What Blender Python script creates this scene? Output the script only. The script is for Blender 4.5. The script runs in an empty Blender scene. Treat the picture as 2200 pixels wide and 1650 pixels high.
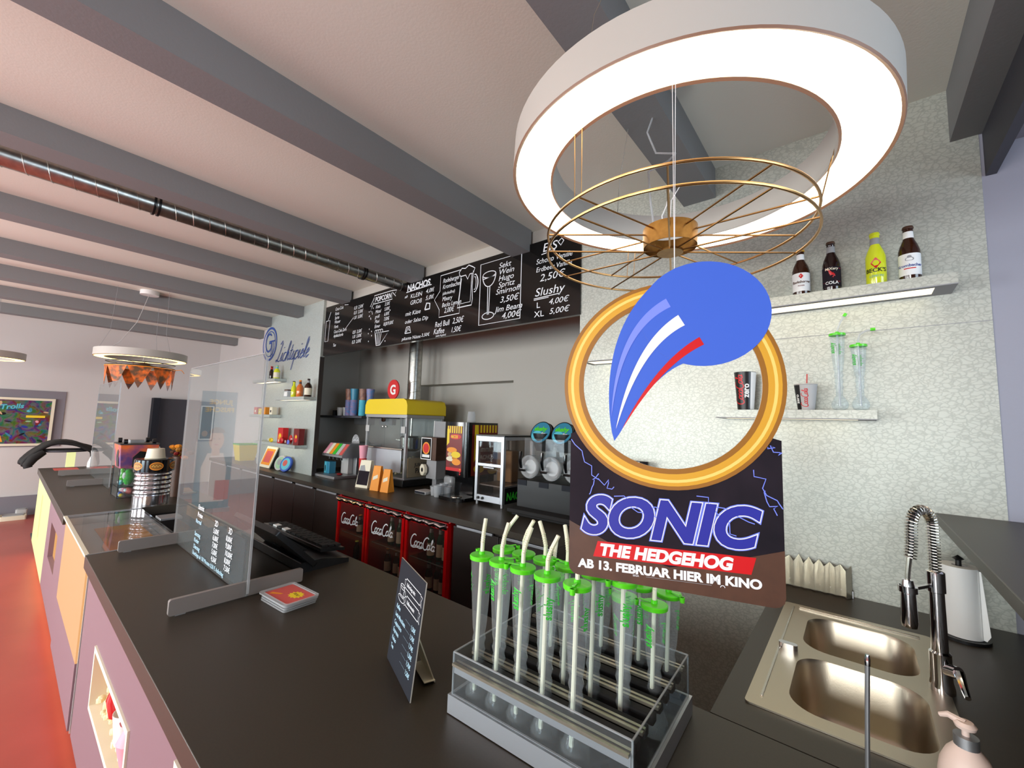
import bpy, bmesh, math, random
from math import sin, cos, pi, radians as R
from mathutils import Vector, Matrix
from mathutils.geometry import tessellate_polygon
random.seed(4)
SC = bpy.context.scene
COL = SC.collection

# ---------------------------------------------------------------- camera
cam = bpy.data.objects.new('camera', bpy.data.cameras.new('camera'))
COL.objects.link(cam)
cam.data.sensor_width = 36.0
cam.data.lens = 895.28 / 2200 * 36.0
cam.data.clip_start = 0.02
yaw, pit, rol = -0.690999686, 0.0925555309, -0.0303479143
fw = Vector((sin(yaw) * cos(pit), cos(yaw) * cos(pit), sin(pit)))
rt = Vector((cos(yaw), -sin(yaw), 0.0))
dn = fw.cross(rt)
r2 = cos(rol) * rt + sin(rol) * dn
d2 = -sin(rol) * rt + cos(rol) * dn
m3 = Matrix((r2, -d2, -fw)).transposed()
cam.matrix_world = Matrix.Translation((0, 0, 1.65)) @ m3.to_4x4()
SC.camera = cam

# ---------------------------------------------------------------- world, daylight, exposure
SC.view_settings.view_transform = 'Standard'
SC.view_settings.look = 'None'
SC.view_settings.gamma = 1.0
SC.view_settings.exposure = 0.62
SC.view_settings.use_curve_mapping = False
SC.cycles.transparent_max_bounces = 40
SC.cycles.max_bounces = 10
SC.cycles.caustics_reflective = False
SC.cycles.caustics_refractive = False
SC.cycles.sample_clamp_indirect = 6.0
world = bpy.data.worlds.new('sky')
SC.world = world
world.use_nodes = True
wb = world.node_tree.nodes['Background']
wb.inputs[0].default_value = (0.55, 0.72, 1.0, 1)
wb.inputs[1].default_value = 1.6

def area(name, loc, rot, sx, sy, power, col):
    l = bpy.data.lights.new(name, 'AREA')
    l.shape = 'RECTANGLE'; l.size = sx; l.size_y = sy; l.energy = power; l.color = col
    o = bpy.data.objects.new(name, l); COL.objects.link(o)
    o.location = loc; o.rotation_euler = rot
    return o
# daylight through the street windows (customer side) and through the window of the room beyond the hatch
WIN = [(-8.9, -7.3), (-6.4, -4.8), (-3.9, -2.3), (-1.3, 0.3)]
for (a, b) in WIN:
    area('window_daylight', ((a + b) / 2, -3.52, 1.55), (R(55), 0, 0), b - a - .1, 1.9, 105, (1.0, 0.99, 0.94))
area('window_daylight', (2.52, 0.9, 1.75), (R(90), 0, R(90)), 1.7, 1.5, 30, (0.80, 0.92, 1.0))

# ---------------------------------------------------------------- helpers
def lin(c):
    f = lambda v: v / 12.92 if v <= .04045 else ((v + .055) / 1.055) ** 2.4
    return tuple(f(v / 255) for v in c) + (1,)

MATS = {}
def mat(name, rgb, rough=.5, metal=0., emit=0., base=None, spec=.5, coat=0., alpha=None, bump=None, mottle=None):
    """rgb sRGB 0-255; bump=(scale,strength); mottle=(scale,rgb2,amount)"""
    m = bpy.data.materials.new(name); m.use_nodes = True
    nt = m.node_tree; b = nt.nodes['Principled BSDF']
    b.inputs['Base Color'].default_value = lin(base or rgb)
    b.inputs['Roughness'].default_value = rough
    b.inputs['Metallic'].default_value = metal
    b.inputs['Specular IOR Level'].default_value = spec
    b.inputs['Coat Weight'].default_value = coat
    if emit:
        b.inputs['Emission Color'].default_value = lin(rgb)
        b.inputs['Emission Strength'].default_value = emit
    if bump or mottle:
        tc = nt.nodes.new('ShaderNodeTexCoord')
    if bump:
        n = nt.nodes.new('ShaderNodeTexNoise'); n.inputs['Scale'].default_value = bump[0]; n.inputs['Detail'].default_value = 4
        bp = nt.nodes.new('ShaderNodeBump'); bp.inputs['Strength'].default_value = bump[1]; bp.inputs['Distance'].default_value = .01
        nt.links.new(tc.outputs['Object'], n.inputs['Vector']); nt.links.new(n.outputs['Fac'], bp.inputs['Height']); nt.links.new(bp.outputs['Normal'], b.inputs['Normal'])
    if mottle:
        n = nt.nodes.new('ShaderNodeTexNoise'); n.inputs['Scale'].default_value = mottle[0]; n.inputs['Detail'].default_value = 3
        cr = nt.nodes.new('ShaderNodeValToRGB'); cr.color_ramp.elements[0].position = .5 - mottle[2]; cr.color_ramp.elements[1].position = .5 + mottle[2]
        cr.color_ramp.elements[0].color = lin(rgb); cr.color_ramp.elements[1].color = lin(mottle[1])
        nt.links.new(tc.outputs['Object'], n.inputs['Vector']); nt.links.new(n.outputs['Fac'], cr.inputs['Fac']); nt.links.new(cr.outputs['Color'], b.inputs['Base Color'])
    MATS[name] = m
    return m

def clear(name, rgb, keep=.9, rough=.03, ior=1.45):
    """thin clear sheet: tinted see-through plus mirror by angle"""
    m = bpy.data.materials.new(name); m.use_nodes = True
    nt = m.node_tree; nt.nodes.clear()
    out = nt.nodes.new('ShaderNodeOutputMaterial')
    tr = nt.nodes.new('ShaderNodeBsdfTransparent'); gl = nt.nodes.new('ShaderNodeBsdfGlossy'); df = nt.nodes.new('ShaderNodeBsdfDiffuse')
    fr = nt.nodes.new('ShaderNodeFresnel'); mx = nt.nodes.new('ShaderNodeMixShader'); m2 = nt.nodes.new('ShaderNodeMixShader')
    tr.inputs[0].default_value = lin(rgb); gl.inputs['Roughness'].default_value = rough; fr.inputs[0].default_value = ior
    df.inputs[0].default_value = lin(rgb); m2.inputs[0].default_value = 1 - keep
    nt.links.new(tr.outputs[0], m2.inputs[1]); nt.links.new(df.outputs[0], m2.inputs[2])
    ge = nt.nodes.new('ShaderNodeNewGeometry'); iv = nt.nodes.new('ShaderNodeMath'); iv.operation = 'SUBTRACT'; iv.inputs[0].default_value = 1.0; mu = nt.nodes.new('ShaderNodeMath'); mu.operation = 'MULTIPLY'      # only the outer side of the sheet mirrors
    nt.links.new(ge.outputs['Backfacing'], iv.inputs[1]); nt.links.new(iv.outputs[0], mu.inputs[0]); nt.links.new(fr.outputs[0], mu.inputs[1])
    nt.links.new(mu.outputs[0], mx.inputs[0]); nt.links.new(m2.outputs[0], mx.inputs[1]); nt.links.new(gl.outputs[0], mx.inputs[2])
    nt.links.new(mx.outputs[0], out.inputs[0])
    MATS[name] = m
    return m

def children_root(o):
    while o.parent: o = o.parent
    return o

class MB:
    def __init__(s): s.v = []; s.f = []; s.mi = []; s.mats = []
    def add(s, vs, fs, m):
        if m not in s.mats: s.mats.append(m)
        k = s.mats.index(m); n = len(s.v)
        s.v += [tuple(p) for p in vs]; s.f += [tuple(i + n for i in f) for f in fs]; s.mi += [k] * len(fs)
        return s
    def box(s, x0, x1, y0, y1, z0, z1, m):
        if x0 > x1: x0, x1 = x1, x0
        if y0 > y1: y0, y1 = y1, y0
        if z0 > z1: z0, z1 = z1, z0
        vs = [(x, y, z) for x in (x0, x1) for y in (y0, y1) for z in (z0, z1)]
        return s.add(vs, [(0, 1, 3, 2), (4, 6, 7, 5), (0, 4, 5, 1), (2, 3, 7, 6), (0, 2, 6, 4), (1, 5, 7, 3)], m)
    def bar(s, p, q, w, h, m, up=(0, 0, 1)):
        """box of section w (sideways) x h (along up) from p to q"""
        p = Vector(p); q = Vector(q); d = (q - p).normalized(); u = Vector(up); sd = d.cross(u).normalized(); u = sd.cross(d)
        vs = [a + sd * i * w / 2 + u * j * h / 2 for a in (p, q) for i in (-1, 1) for j in (-1, 1)]
        return s.add(vs, [(0, 1, 3, 2), (4, 6, 7, 5), (0, 4, 5, 1), (2, 3, 7, 6), (0, 2, 6, 4), (1, 5, 7, 3)], m)
    def lathe(s, prof, at, m, seg=24, axis=(0, 0, 1), a0=0, a1=2 * pi):
        """prof [(r,h)] from bottom to top"""
        ax = Vector(axis).normalized(); t = Vector((1, 0, 0)) if abs(ax.x) < .9 else Vector((0, 1, 0))
        u = (t - ax * t.dot(ax)).normalized(); w = ax.cross(u); at = Vector(at)
        full = abs(a1 - a0 - 2 * pi) < 1e-6; nc = seg if full else seg + 1
        vs = []; fs = []; rows = []
        for (r, h) in prof:
            if r < 1e-6: vs.append(at + ax * h); rows.append([len(vs) - 1] * nc)
            else:
                row = []
                for i in range(nc):
                    a = a0 + (a1 - a0) * i / seg; vs.append(at + ax * h + (u * cos(a) + w * sin(a)) * r); row.append(len(vs) - 1)
                rows.append(row)
        for A, B in zip(rows, rows[1:]):
            for i in range(seg):
                j = (i + 1) % nc
                q = [A[i], A[j], B[j], B[i]]; q2 = []
                for k in q:
                    if k not in q2: q2.append(k)
                if len(q2) > 2: fs.append(q2)
        return s.add(vs, fs, m)
    def cyl(s, p, q, r, m, seg=16, r2=None):
        p = Vector(p); q = Vector(q); L = (q - p).length; r2 = r if r2 is None else r2
        return s.lathe([(0, 0), (r, 0), (r2, L), (0, L)], p, m, seg, (q - p))
    def ball(s, c, r, m, seg=14, sc=(1, 1, 1)):
        n = len(s.v); k = seg // 2
        s.lathe([(r * sin(pi * i / k), -r * cos(pi * i / k)) for i in range(k + 1)], (0, 0, 0), m, seg)
        for i in range(n, len(s.v)):
            x, y, z = s.v[i]; s.v[i] = (c[0] + x * sc[0], c[1] + y * sc[1], c[2] + z * sc[2])
        return s
    def tube(s, pts, r, m, seg=8, closed=False):
        P = [Vector(p) for p in pts]; n = len(P); vs = []; fs = []; prev = None
        for i, p in enumerate(P):
            a = P[i - 1] if (i or closed) else p; b = P[(i + 1) % n] if (i < n - 1 or closed) else p
            d = (b - a).normalized()
            if prev is None:
                t = Vector((0, 0, 1)) if abs(d.z) < .9 else Vector((1, 0, 0)); u = (t - d * t.dot(d)).normalized()
            else: u = (prev - d * prev.dot(d)).normalized()
            prev = u; w = d.cross(u); rr = r[i] if isinstance(r, (list, tuple)) else r
            for k in range(seg): vs.append(p + (u * cos(2 * pi * k / seg) + w * sin(2 * pi * k / seg)) * rr)
        for i in range(n if closed else n - 1):
            j = (i + 1) % n
            for k in range(seg): l = (k + 1) % seg; fs.append((i * seg + k, i * seg + l, j * seg + l, j * seg + k))
        if not closed: fs.append(tuple(range(seg))[::-1]); fs.append(tuple((n - 1) * seg + k for k in range(seg)))
        return s.add(vs, fs, m)
    def plate(s, loops, o, u, v, t, m, side=None):
        """flat plate from 2D outline (list of points, or list of outline+holes) in plane o,u,v; thickness t along u x v (0 = single face)"""
        if not isinstance(loops[0][0], (tuple, list)): loops = [loops]
        o = Vector(o); u = Vector(u).normalized(); v = Vector(v).normalized(); n = u.cross(v)
        L3 = [[Vector((p[0], p[1], 0)) for p in l] for l in loops]
        tri = tessellate_polygon(L3); flat = [p for l in L3 for p in l]; N = len(flat)
        tri = [t_ if (flat[t_[1]] - flat[t_[0]]).cross(flat[t_[2]] - flat[t_[0]]).z > 0 else t_[::-1] for t_ in tri]
        top = [o + u * p.x + v * p.y + n * t for p in flat]
        if t == 0: return s.add(top, tri, m)
        bot = [o + u * p.x + v * p.y for p in flat]
        s.add(top, tri, m); s.add(bot, [x[::-1] for x in tri], side or m)
        k = 0; vs = bot + top; fs = []
        for l in loops:
            for i in range(len(l)): a, b = k + i, k + (i + 1) % len(l); fs.append((a, b, b + N, a + N))
            k += len(l)
        return s.add(vs, fs, side or m)
    def strip(s, pts, w, o, u, v, m, closed=False, lift=.0015):
        """flat ribbon of width w along 2D points"""
        o = Vector(o); u = Vector(u).normalized(); v = Vector(v).normalized(); n = u.cross(v); P = [Vector((p[0], p[1])) for p in pts]; N = len(P); A = []; B = []
        for i in range(N):
            a = P[i - 1] if (i or closed) else P[i]; b = P[(i + 1) % N] if (i < N - 1 or closed) else P[i]
            d = (b - a); d = d.normalized() if d.length > 1e-9 else Vector((1, 0)); nn = Vector((-d.y, d.x))
            ww = w[i] if isinstance(w, (list, tuple)) else w
            A.append(P[i] + nn * ww / 2); B.append(P[i] - nn * ww / 2)
        vs = [o + u * p.x + v * p.y + n * lift for p in A + B]
        fs = [(i + N, (i + 1) % N + N, (i + 1) % N, i) for i in range(N if closed else N - 1)]
        return s.add(vs, fs, m)
    def text(s, body, size, o, u, v, m, shear=0., bold=0., align='LEFT', sx=1., lift=.0015):
        vs, fs = text_mesh(body, shear, bold, align)
        o = Vector(o); u = Vector(u).normalized(); v = Vector(v).normalized(); n = u.cross(v)
        return s.add([o + u * p[0] * size * sx + v * p[1] * size + n * lift for p in vs], fs, m)
    def build(s, name, parent=None, bevel=0., smooth=True, world=True, seg=2, ang=35):
        me = bpy.data.meshes.new(name)
        vs = s.v
        if parent is not None and world:
            Mi = children_root(parent).matrix_basis.inverted(); vs = [tuple(Mi @ Vector(p)) for p in vs]
        me.from_pydata(vs, [], s.f)
        for m in s.mats: me.materials.append(MATS[m])
        me.polygons.foreach_set('material_index', s.mi)
        if smooth:
            me.polygons.foreach_set('use_smooth', [True] * len(me.polygons)); me.update(); me.set_sharp_from_angle(angle=R(ang))
        me.update()
        o = bpy.data.objects.new(name, me); COL.objects.link(o)
        if parent is not None: o.parent = parent
        if bevel:
            b = o.modifiers.new('bevel', 'BEVEL'); b.width = bevel; b.segments = seg; b.limit_method = 'ANGLE'; b.angle_limit = R(40); b.harden_normals = False
        return o

_T = {}
def text_mesh(body, shear, bold, align):
    k = (body, shear, bold, align)
    if k not in _T:
        c = bpy.data.curves.new('t', 'FONT'); c.body = body; c.shear = shear; c.offset = bold; c.align_x = align; c.resolution_u = 3 if bold < .03 else 6; c.fill_mode = 'BOTH'
        o = bpy.data.objects.new('t', c); me = bpy.data.meshes.new_from_object(o)
        _T[k] = ([tuple(p.co) for p in me.vertices], [tuple(p.vertices) for p in me.polygons])
        bpy.data.objects.remove(o); bpy.data.curves.remove(c); bpy.data.meshes.remove(me)
    return _T[k]

def tag(o, label, cat, group=None):
    o['label'] = label; o['category'] = cat
    if group: o['group'] = group
    return o
def thing(name, label, cat, loc=(0, 0, 0), rz=0., group=None):
    o = bpy.data.objects.new(name, None); COL.objects.link(o); o.empty_display_size = .05
    o.location = loc; o.rotation_euler = (0, 0, rz); o.matrix_basis = Matrix.Translation(loc) @ Matrix.Rotation(rz, 4, 'Z')
    return tag(o, label, cat, group)
def struct(mb, name, **k):
    o = mb.build(name, **k); o['kind'] = 'structure'; return o
def dup(root, loc, label=None, rz=0., group=None):
    r = root.copy(); COL.objects.link(r); r.location = loc; r.rotation_euler = (0, 0, rz)
    if label: r['label'] = label
    if group: r['group'] = group
    for ch in list(root.children):
        c = ch.copy(); COL.objects.link(c); c.parent = r
        for g in list(ch.children):
            d = g.copy(); COL.objects.link(d); d.parent = c
    return r
def rect(x0, y0, x1, y1): return [(x0, y0), (x1, y0), (x1, y1), (x0, y1)]
def rrect(x0, y0, x1, y1, r, n=4):
    P = []
    for (cx, cy, a) in ((x1 - r, y1 - r, 0), (x0 + r, y1 - r, 90), (x0 + r, y0 + r, 180), (x1 - r, y0 + r, 270)):
        for i in range(n + 1): P.append((cx + r * cos(R(a + 90 * i / n)), cy + r * sin(R(a + 90 * i / n))))
    return P
def ell(cx, cy, rx, ry, n=32, a0=0, a1=360):
    k = n if abs(a1 - a0) == 360 else n + 1
    return [(cx + rx * cos(R(a0 + (a1 - a0) * i / n)), cy + ry * sin(R(a0 + (a1 - a0) * i / n))) for i in range(k)]

# flowing script lettering drawn as pen strokes (unit x-height = 1); returns [strokes], width
def _glyph(ch):
    if ch == 'C': return [ell(.95, 1.05, .85, 1.25, 22, 55, 300), [(1.37, .0), (1.5, .1)]], 1.45
    if ch == 'o': return [ell(.42, .5, .36, .5, 16), [(.6, .95), (.95, .8)]], .82
    if ch == 'c': return [ell(.45, .5, .38, .5, 14, 50, 320), [(.74, .18), (.95, .4)]], .82
    if ch == 'a': return [ell(.42, .5, .36, .5, 16), [(.78, 1.0), (.76, .3), (.86, .03), (1.05, .25)]], .98
    if ch == 'l': return [[(0, .2), (.35, 1.1), (.5, 1.9), (.36, 2.2), (.22, 1.9), (.2, .6), (.3, .05), (.55, .2)]], .55
    if ch == 'L': return [[(.2, 2.0), (.5, 2.4), (.75, 2.1), (.6, 1.2), (.4, .4), (.1, .02), (-.1, .15), (.15, .3), (.7, .02), (1.2, .15)]], 1.15
    if ch == 'i': return [[(.0, .2), (.2, 1.0), (.18, .3), (.3, .02), (.5, .25)], [(.28, 1.5), (.33, 1.6)]], .5
    if ch == 'h': return [[(0, .2), (.35, 1.2), (.45, 2.0), (.3, 2.2), (.2, 1.8), (.16, .0)], [(.16, .5), (.4, 1.0), (.6, .9), (.58, .2), (.7, .02), (.9, .25)]], .88
    if ch == 't': return [[(.25, 1.7), (.2, .3), (.32, .02), (.55, .25)], [(-.05, 1.05), (.55, 1.1)]], .55
    if ch == 's': return [[(0, .1), (.35, 1.0), (.6, .5), (.5, .05), (.2, .05)], [(.5, .05), (.8, .2)]], .75
    if ch == 'p': return [[(.15, 1.0), (.1, -1.1)], ell(.45, .5, .34, .5, 14), [(.7, .2), (.95, .3)]], .9
    if ch == 'e': return [[(.05, .45), (.5, .6), (.62, .85), (.42, 1.02), (.15, .75), (.1, .3), (.35, .0), (.75, .3)]], .75
    if ch == '-': return [[(.0, .55), (.35, .6)]], .45
    return [], .5
def script_strokes(s, slant=.3):
    x = 0; out = []
    for ch in s:
        st, w = _glyph(ch)
        for k in st: out.append([(x + px + slant * py, py) for px, py in k])
        x += w
    return out, x
def script(mb, s, height, o, u, v, m, pen=.2, slant=.3, double=False, swash=False):
    """height = x-height in metres"""
    st, w = script_strokes(s, slant)
    if swash: st.append([(.4, -.25), (1.2, -.4), (2.4, -.15), (3.4, -.25), (4.3, .0)])
    for k in st:
        P = [(a * height, b * height) for a, b in k]
        if double:
            mb.strip([(a - pen * height * .7, b) for a, b in P], pen * height * .5, o, u, v, m); mb.strip([(a + pen * height * .7, b) for a, b in P], pen * height * .5, o, u, v, m)
        else: mb.strip(P, pen * height, o, u, v, m)
    return w * height
# ---------------------------------------------------------------- materials
mat('paint_white', (206, 202, 200), .75, bump=(60, .05))
mat('paint_lilac', (150, 150, 162), .75, bump=(60, .05))
mat('paint_ceiling', (230, 229, 217), .8, bump=(90, .05))
mat('paint_niche', (180, 176, 168), .7, bump=(25, .12))
mat('paint_beam', (130, 131, 132), .7, bump=(80, .05))
mat('paint_dark', (62, 62, 70), .6)
mat('paint_greyframe', (128, 124, 132), .7)
mat('floor_red', (166, 74, 64), .36, bump=(8, .02), mottle=(3, (156, 68, 58), .25))
mat('worktop', (54, 46, 35), .42, spec=.6, mottle=(180, (46, 39, 30), .3))
mat('carcass_dark', (44, 37, 35), .4, spec=.5)
mat('panel_floor_tint', (130, 104, 112), .5)  # pinkish light off the red floor put into the panel colour
mat('edge_dark', (70, 48, 46), .45)
mat('black', (18, 18, 20), .35)
mat('black_gloss', (10, 10, 12), .12, spec=.6)
mat('black_matt', (22, 21, 22), .8)
mat('board_gloss', (12, 9, 8), .10, spec=.55)
mat('slate', (25, 28, 37), .7, spec=.3)
mat('chalk', (232, 236, 240), .8)
mat('chalk_blue', (178, 214, 232), .8)
mat('steel', (205, 200, 190), .22, 1.)
mat('steel_brushed', (196, 186, 168), .34, 1., bump=(400, .03))
mat('steel_matt', (170, 170, 172), .45, .9)
mat('chrome', (225, 225, 228), .07, 1.)
mat('galvanised', (205, 202, 192), .32, 1., mottle=(30, (160, 162, 160), .3))
mat('alu', (200, 204, 210), .38, .85)
mat('brass', (160, 120, 66), .36, 1., mottle=(40, (136, 100, 54), .2))
mat('brass_wire', (180, 140, 92), .3, 1.)
mat('lamp_white', (190, 186, 178), .5)
mat('lamp_glow', (255, 236, 205), .5, emit=3.4)
mat('lamp_rim', (140, 104, 82), .5)
mat('lamp_glow_far', (255, 226, 140), .5, emit=2.2)
mat('shelf_glow', (255, 240, 205), .5, emit=1.0)
mat('lit_panel', (250, 250, 176), .5, emit=.58, base=(80, 80, 66))
mat('lit_orange', (255, 188, 120), .5, emit=.5, base=(80, 66, 56))
mat('plinth_glow', (255, 140, 90), .5, emit=3.)
mat('white', (238, 238, 236), .5)
mat('white_gloss', (240, 240, 240), .2)
mat('cream', (232, 224, 200), .6)
mat('grey', (150, 150, 152), .6)
mat('grey_foot', (128, 120, 116), .55)
mat('grey_light', (186, 184, 182), .6)
mat('green_lid', (88, 214, 28), .35, coat=.3)
mat('green_ink', (52, 190, 52), .5)
mat('red', (206, 24, 28), .4)
mat('red_gloss', (190, 10, 16), .2, coat=.4)
mat('red_dark', (120, 16, 18), .4)
mat('red_paper', (208, 90, 84), .6)
mat('yellow', (236, 204, 20), .42)
mat('yellow_ink', (246, 214, 40), .5)
mat('orange', (240, 150, 40), .5)
mat('orange_paper', (226, 160, 70), .7, mottle=(6, (196, 122, 24), .2))
mat('blue_ink', (44, 74, 148), .6)
mat('blue', (36, 84, 190), .4)
mat('blue_deep', (36, 40, 150), .5)
mat('blue_glow', (122, 140, 250), .5)
mat('blue_plain', (58, 98, 204), .6)
mat('teal', (50, 130, 160), .4)
mat('cyan', (90, 190, 210), .4)
mat('gold_a', (214, 158, 40), .5)
mat('gold_b', (150, 98, 24), .5)
mat('cup_print', (70, 130, 186), .5, mottle=(30, (150, 120, 150), .2))
mat('cup_print_dark', (104, 74, 66), .5, mottle=(26, (170, 120, 100), .2))
mat('gold_c', (246, 208, 110), .5)
mat('card_dark', (22, 20, 26), .8, spec=.15, mottle=(5, (48, 38, 46), .3))
mat('card_brown', (92, 60, 42), .5, mottle=(14, (66, 42, 30), .3))
mat('card_back', (196, 190, 180), .8)
mat('pink', (236, 160, 176), .5)
mat('skin', (222, 178, 152), .6)
mat('hair', (70, 48, 36), .7)
mat('kraft', (206, 170, 130), .8)
mat('popcorn', (242, 228, 186), .8)
mat('glass_brown', (52, 24, 10), .12, spec=.7)
mat('glass_cola', (34, 14, 12), .12, spec=.7)
mat('glass_lime', (206, 214, 40), .12, spec=.7, emit=.06)  # faint glow added to the glass colour, the bottle is no lamp
mat('glass_green', (22, 62, 32), .12, spec=.7)
mat('glass_amber', (214, 112, 44), .12, spec=.7)
mat('fridge_in', (34, 8, 8), .6)
mat('fridge_fill_glow', (255, 230, 205), .5, emit=4.)  # added glow that brightens the bottles, not a real fridge lamp
mat('poster_mix', (30, 40, 66), .4)
nt = MATS['poster_mix'].node_tree; tc = nt.nodes.new('ShaderNodeTexCoord'); nz = nt.nodes.new('ShaderNodeTexNoise'); nz.inputs['Scale'].default_value = 9; nz.inputs['Detail'].default_value = 5; nz.inputs['Distortion'].default_value = 1.2
hs = nt.nodes.new('ShaderNodeHueSaturation'); hs.inputs['Saturation'].default_value = 3.2; hs.inputs['Value'].default_value = .22
nt.links.new(tc.outputs['Object'], nz.inputs['Vector']); nt.links.new(nz.outputs['Color'], hs.inputs['Color']); nt.links.new(hs.outputs['Color'], nt.nodes['Principled BSDF'].inputs['Base Color'])
mat('soap_pink', (226, 200, 188), .4)
mat('soap_green', (150, 190, 150), .5)
mat('straw', (232, 230, 204), .5)
mat('tin', (205, 205, 210), .14, .95)
clear('clear', (236, 240, 240), .965)
clear('clear_cup', (246, 250, 252), .91, .05, 1.32)
clear('clear_rack', (240, 243, 244), .97, .03, 1.2)
clear('clear_pane', (236, 240, 240), .95, .02, 1.36)
clear('clear_frost', (236, 238, 240), .70, .12)
clear('clear_dark', (222, 216, 212), .985, .03)
clear('clear_window', (235, 245, 250), .98, .01)

def silver_paper(name, rgb, scale, strength):
    m = mat(name, rgb, .42, .35)
    nt = m.node_tree; b = nt.nodes['Principled BSDF']
    tc = nt.nodes.new('ShaderNodeTexCoord'); mp = nt.nodes.new('ShaderNodeMapping'); mp.inputs['Scale'].default_value = (1, 1, 1.5)
    nz = nt.nodes.new('ShaderNodeTexNoise'); nz.inputs['Scale'].default_value = scale * .7; nz.inputs['Detail'].default_value = 2
    mx = nt.nodes.new('ShaderNodeMixRGB'); mx.inputs[0].default_value = .035
    vo = nt.nodes.new('ShaderNodeTexVoronoi'); vo.feature = 'DISTANCE_TO_EDGE'; vo.inputs['Scale'].default_value = scale
    cr = nt.nodes.new('ShaderNodeValToRGB'); cr.color_ramp.elements[0].position = .0; cr.color_ramp.elements[1].position = .16
    c = lin(rgb); cr.color_ramp.elements[0].color = tuple(x * .76 for x in c[:3]) + (1,); cr.color_ramp.elements[1].color = c
    bp = nt.nodes.new('ShaderNodeBump'); bp.inputs['Strength'].default_value = strength; bp.inputs['Distance'].default_value = .01
    nt.links.new(tc.outputs['Object'], mp.inputs['Vector']); nt.links.new(mp.outputs[0], nz.inputs['Vector'])
    nt.links.new(mp.outputs[0], mx.inputs[1]); nt.links.new(nz.outputs['Color'], mx.inputs[2])
    nt.links.new(mx.outputs[0], vo.inputs['Vector']); nt.links.new(vo.outputs['Distance'], cr.inputs['Fac'])
    nt.links.new(cr.outputs['Color'], b.inputs['Base Color']); nt.links.new(vo.outputs['Distance'], bp.inputs['Height']); nt.links.new(bp.outputs['Normal'], b.inputs['Normal'])
silver_paper('silver', (190, 192, 182), 44, .03)
silver_paper('silver_fine', (196, 204, 200), 70, .12)

# ---------------------------------------------------------------- the room
YW, NB = 2.385, 3.30            # front plane of the bar wall, back of the niche
ZC = 3.09
m = MB(); m.box(-10.2, 2.8, -3.8, 3.6, -.1, 0, 'floor_red'); struct(m, 'floor')
m = MB(); m.box(-7.6, -.3, 1.16, 2.35, .0, .004, 'black_matt'); struct(m, 'floor_bar')
m = MB(); m.box(-10.2, 2.8, -3.8, 3.6, ZC, ZC + .1, 'paint_ceiling'); struct(m, 'ceiling')
for i, (xr, xl) in enumerate([(-.555, -.725), (-1.83, -2.0), (-3.085, -3.255), (-4.376, -4.546), (-5.56, -5.73), (-6.6, -6.77), (-7.76, -7.93), (-9.02, -9.19)]):
    m = MB(); m.box(xl, xr, -3.6, 2.70 if xr < -6.75 else YW, 2.92 if i < 2 else 2.955, ZC, 'paint_beam'); struct(m, 'trim_%d' % (i + 1))
m = MB(); m.box(.34, .46, -3.6, YW, 2.86, ZC, 'paint_beam'); struct(m, 'trim_9')
m = MB(); m.box(.43, .46, -3.6, YW, 2.68, 2.86, 'paint_dark'); struct(m, 'trim_10')      # lintel over the hatch
m = MB(); m.box(.46, 2.6, -3.6, YW, 2.80, 2.86, 'paint_greyframe'); struct(m, 'ceiling_hatch')
m = MB(); m.box(-1.40, .42, YW, YW + .2, 0, ZC, 'silver'); struct(m, 'wall_back')
m = MB(); m.box(.42, 2.8, YW + .004, YW + .2, 0, ZC, 'paint_lilac'); struct(m, 'wall_back_right')
m = MB(); m.box(-5.02, -1.40, YW + .03, YW + .2, 2.80, ZC, 'paint_niche'); struct(m, 'wall_header')  # shadow on the header put into its colour by a darker paint
m = MB(); m.box(-6.75, -5.02, YW, YW + .05, 0, ZC, 'silver_fine'); m.box(-5.02, -5.012, YW - .002, YW + .05, 0, 2.38, 'carcass_dark'); struct(m, 'wall_pillar')
m = MB(); xa, xb, zt = -4.30, -2.71, 2.085
m.box(-6.0, xa, NB, NB + .2, 0, ZC, 'paint_niche'); m.box(xb, -1.2, NB, NB + .2, 0, ZC, 'paint_niche'); m.box(xa, xb, NB, NB + .2, zt, ZC, 'paint_niche'); m.box(xa, xb, NB + .2, NB + .3, 0, zt + .05, 'paint_niche')
struct(m, 'wall_niche')
m = MB(); m.box(-5.9, -5.69, YW + .05, NB, 0, ZC, 'paint_niche'); struct(m, 'wall_niche_left')
m = MB(); m.box(-1.40, -1.2, YW + .2, NB, 0, ZC, 'paint_niche'); struct(m, 'wall_niche_right')
m = MB(); m.box(-10.2, -10, -3.8, 2.9, 0, ZC, 'paint_white'); struct(m, 'wall_left')
m = MB(); m.box(-10, -6.75, 2.70, 2.9, 0, ZC, 'paint_white'); m.box(-6.75, -6.55, YW + .05, 2.9, 0, ZC, 'paint_white'); struct(m, 'wall_back_left')
m = MB(); m.box(-10, -9.96, -3.6, 2.7, 0, .30, 'paint_greyframe'); struct(m, 'baseboard_left')
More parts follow.
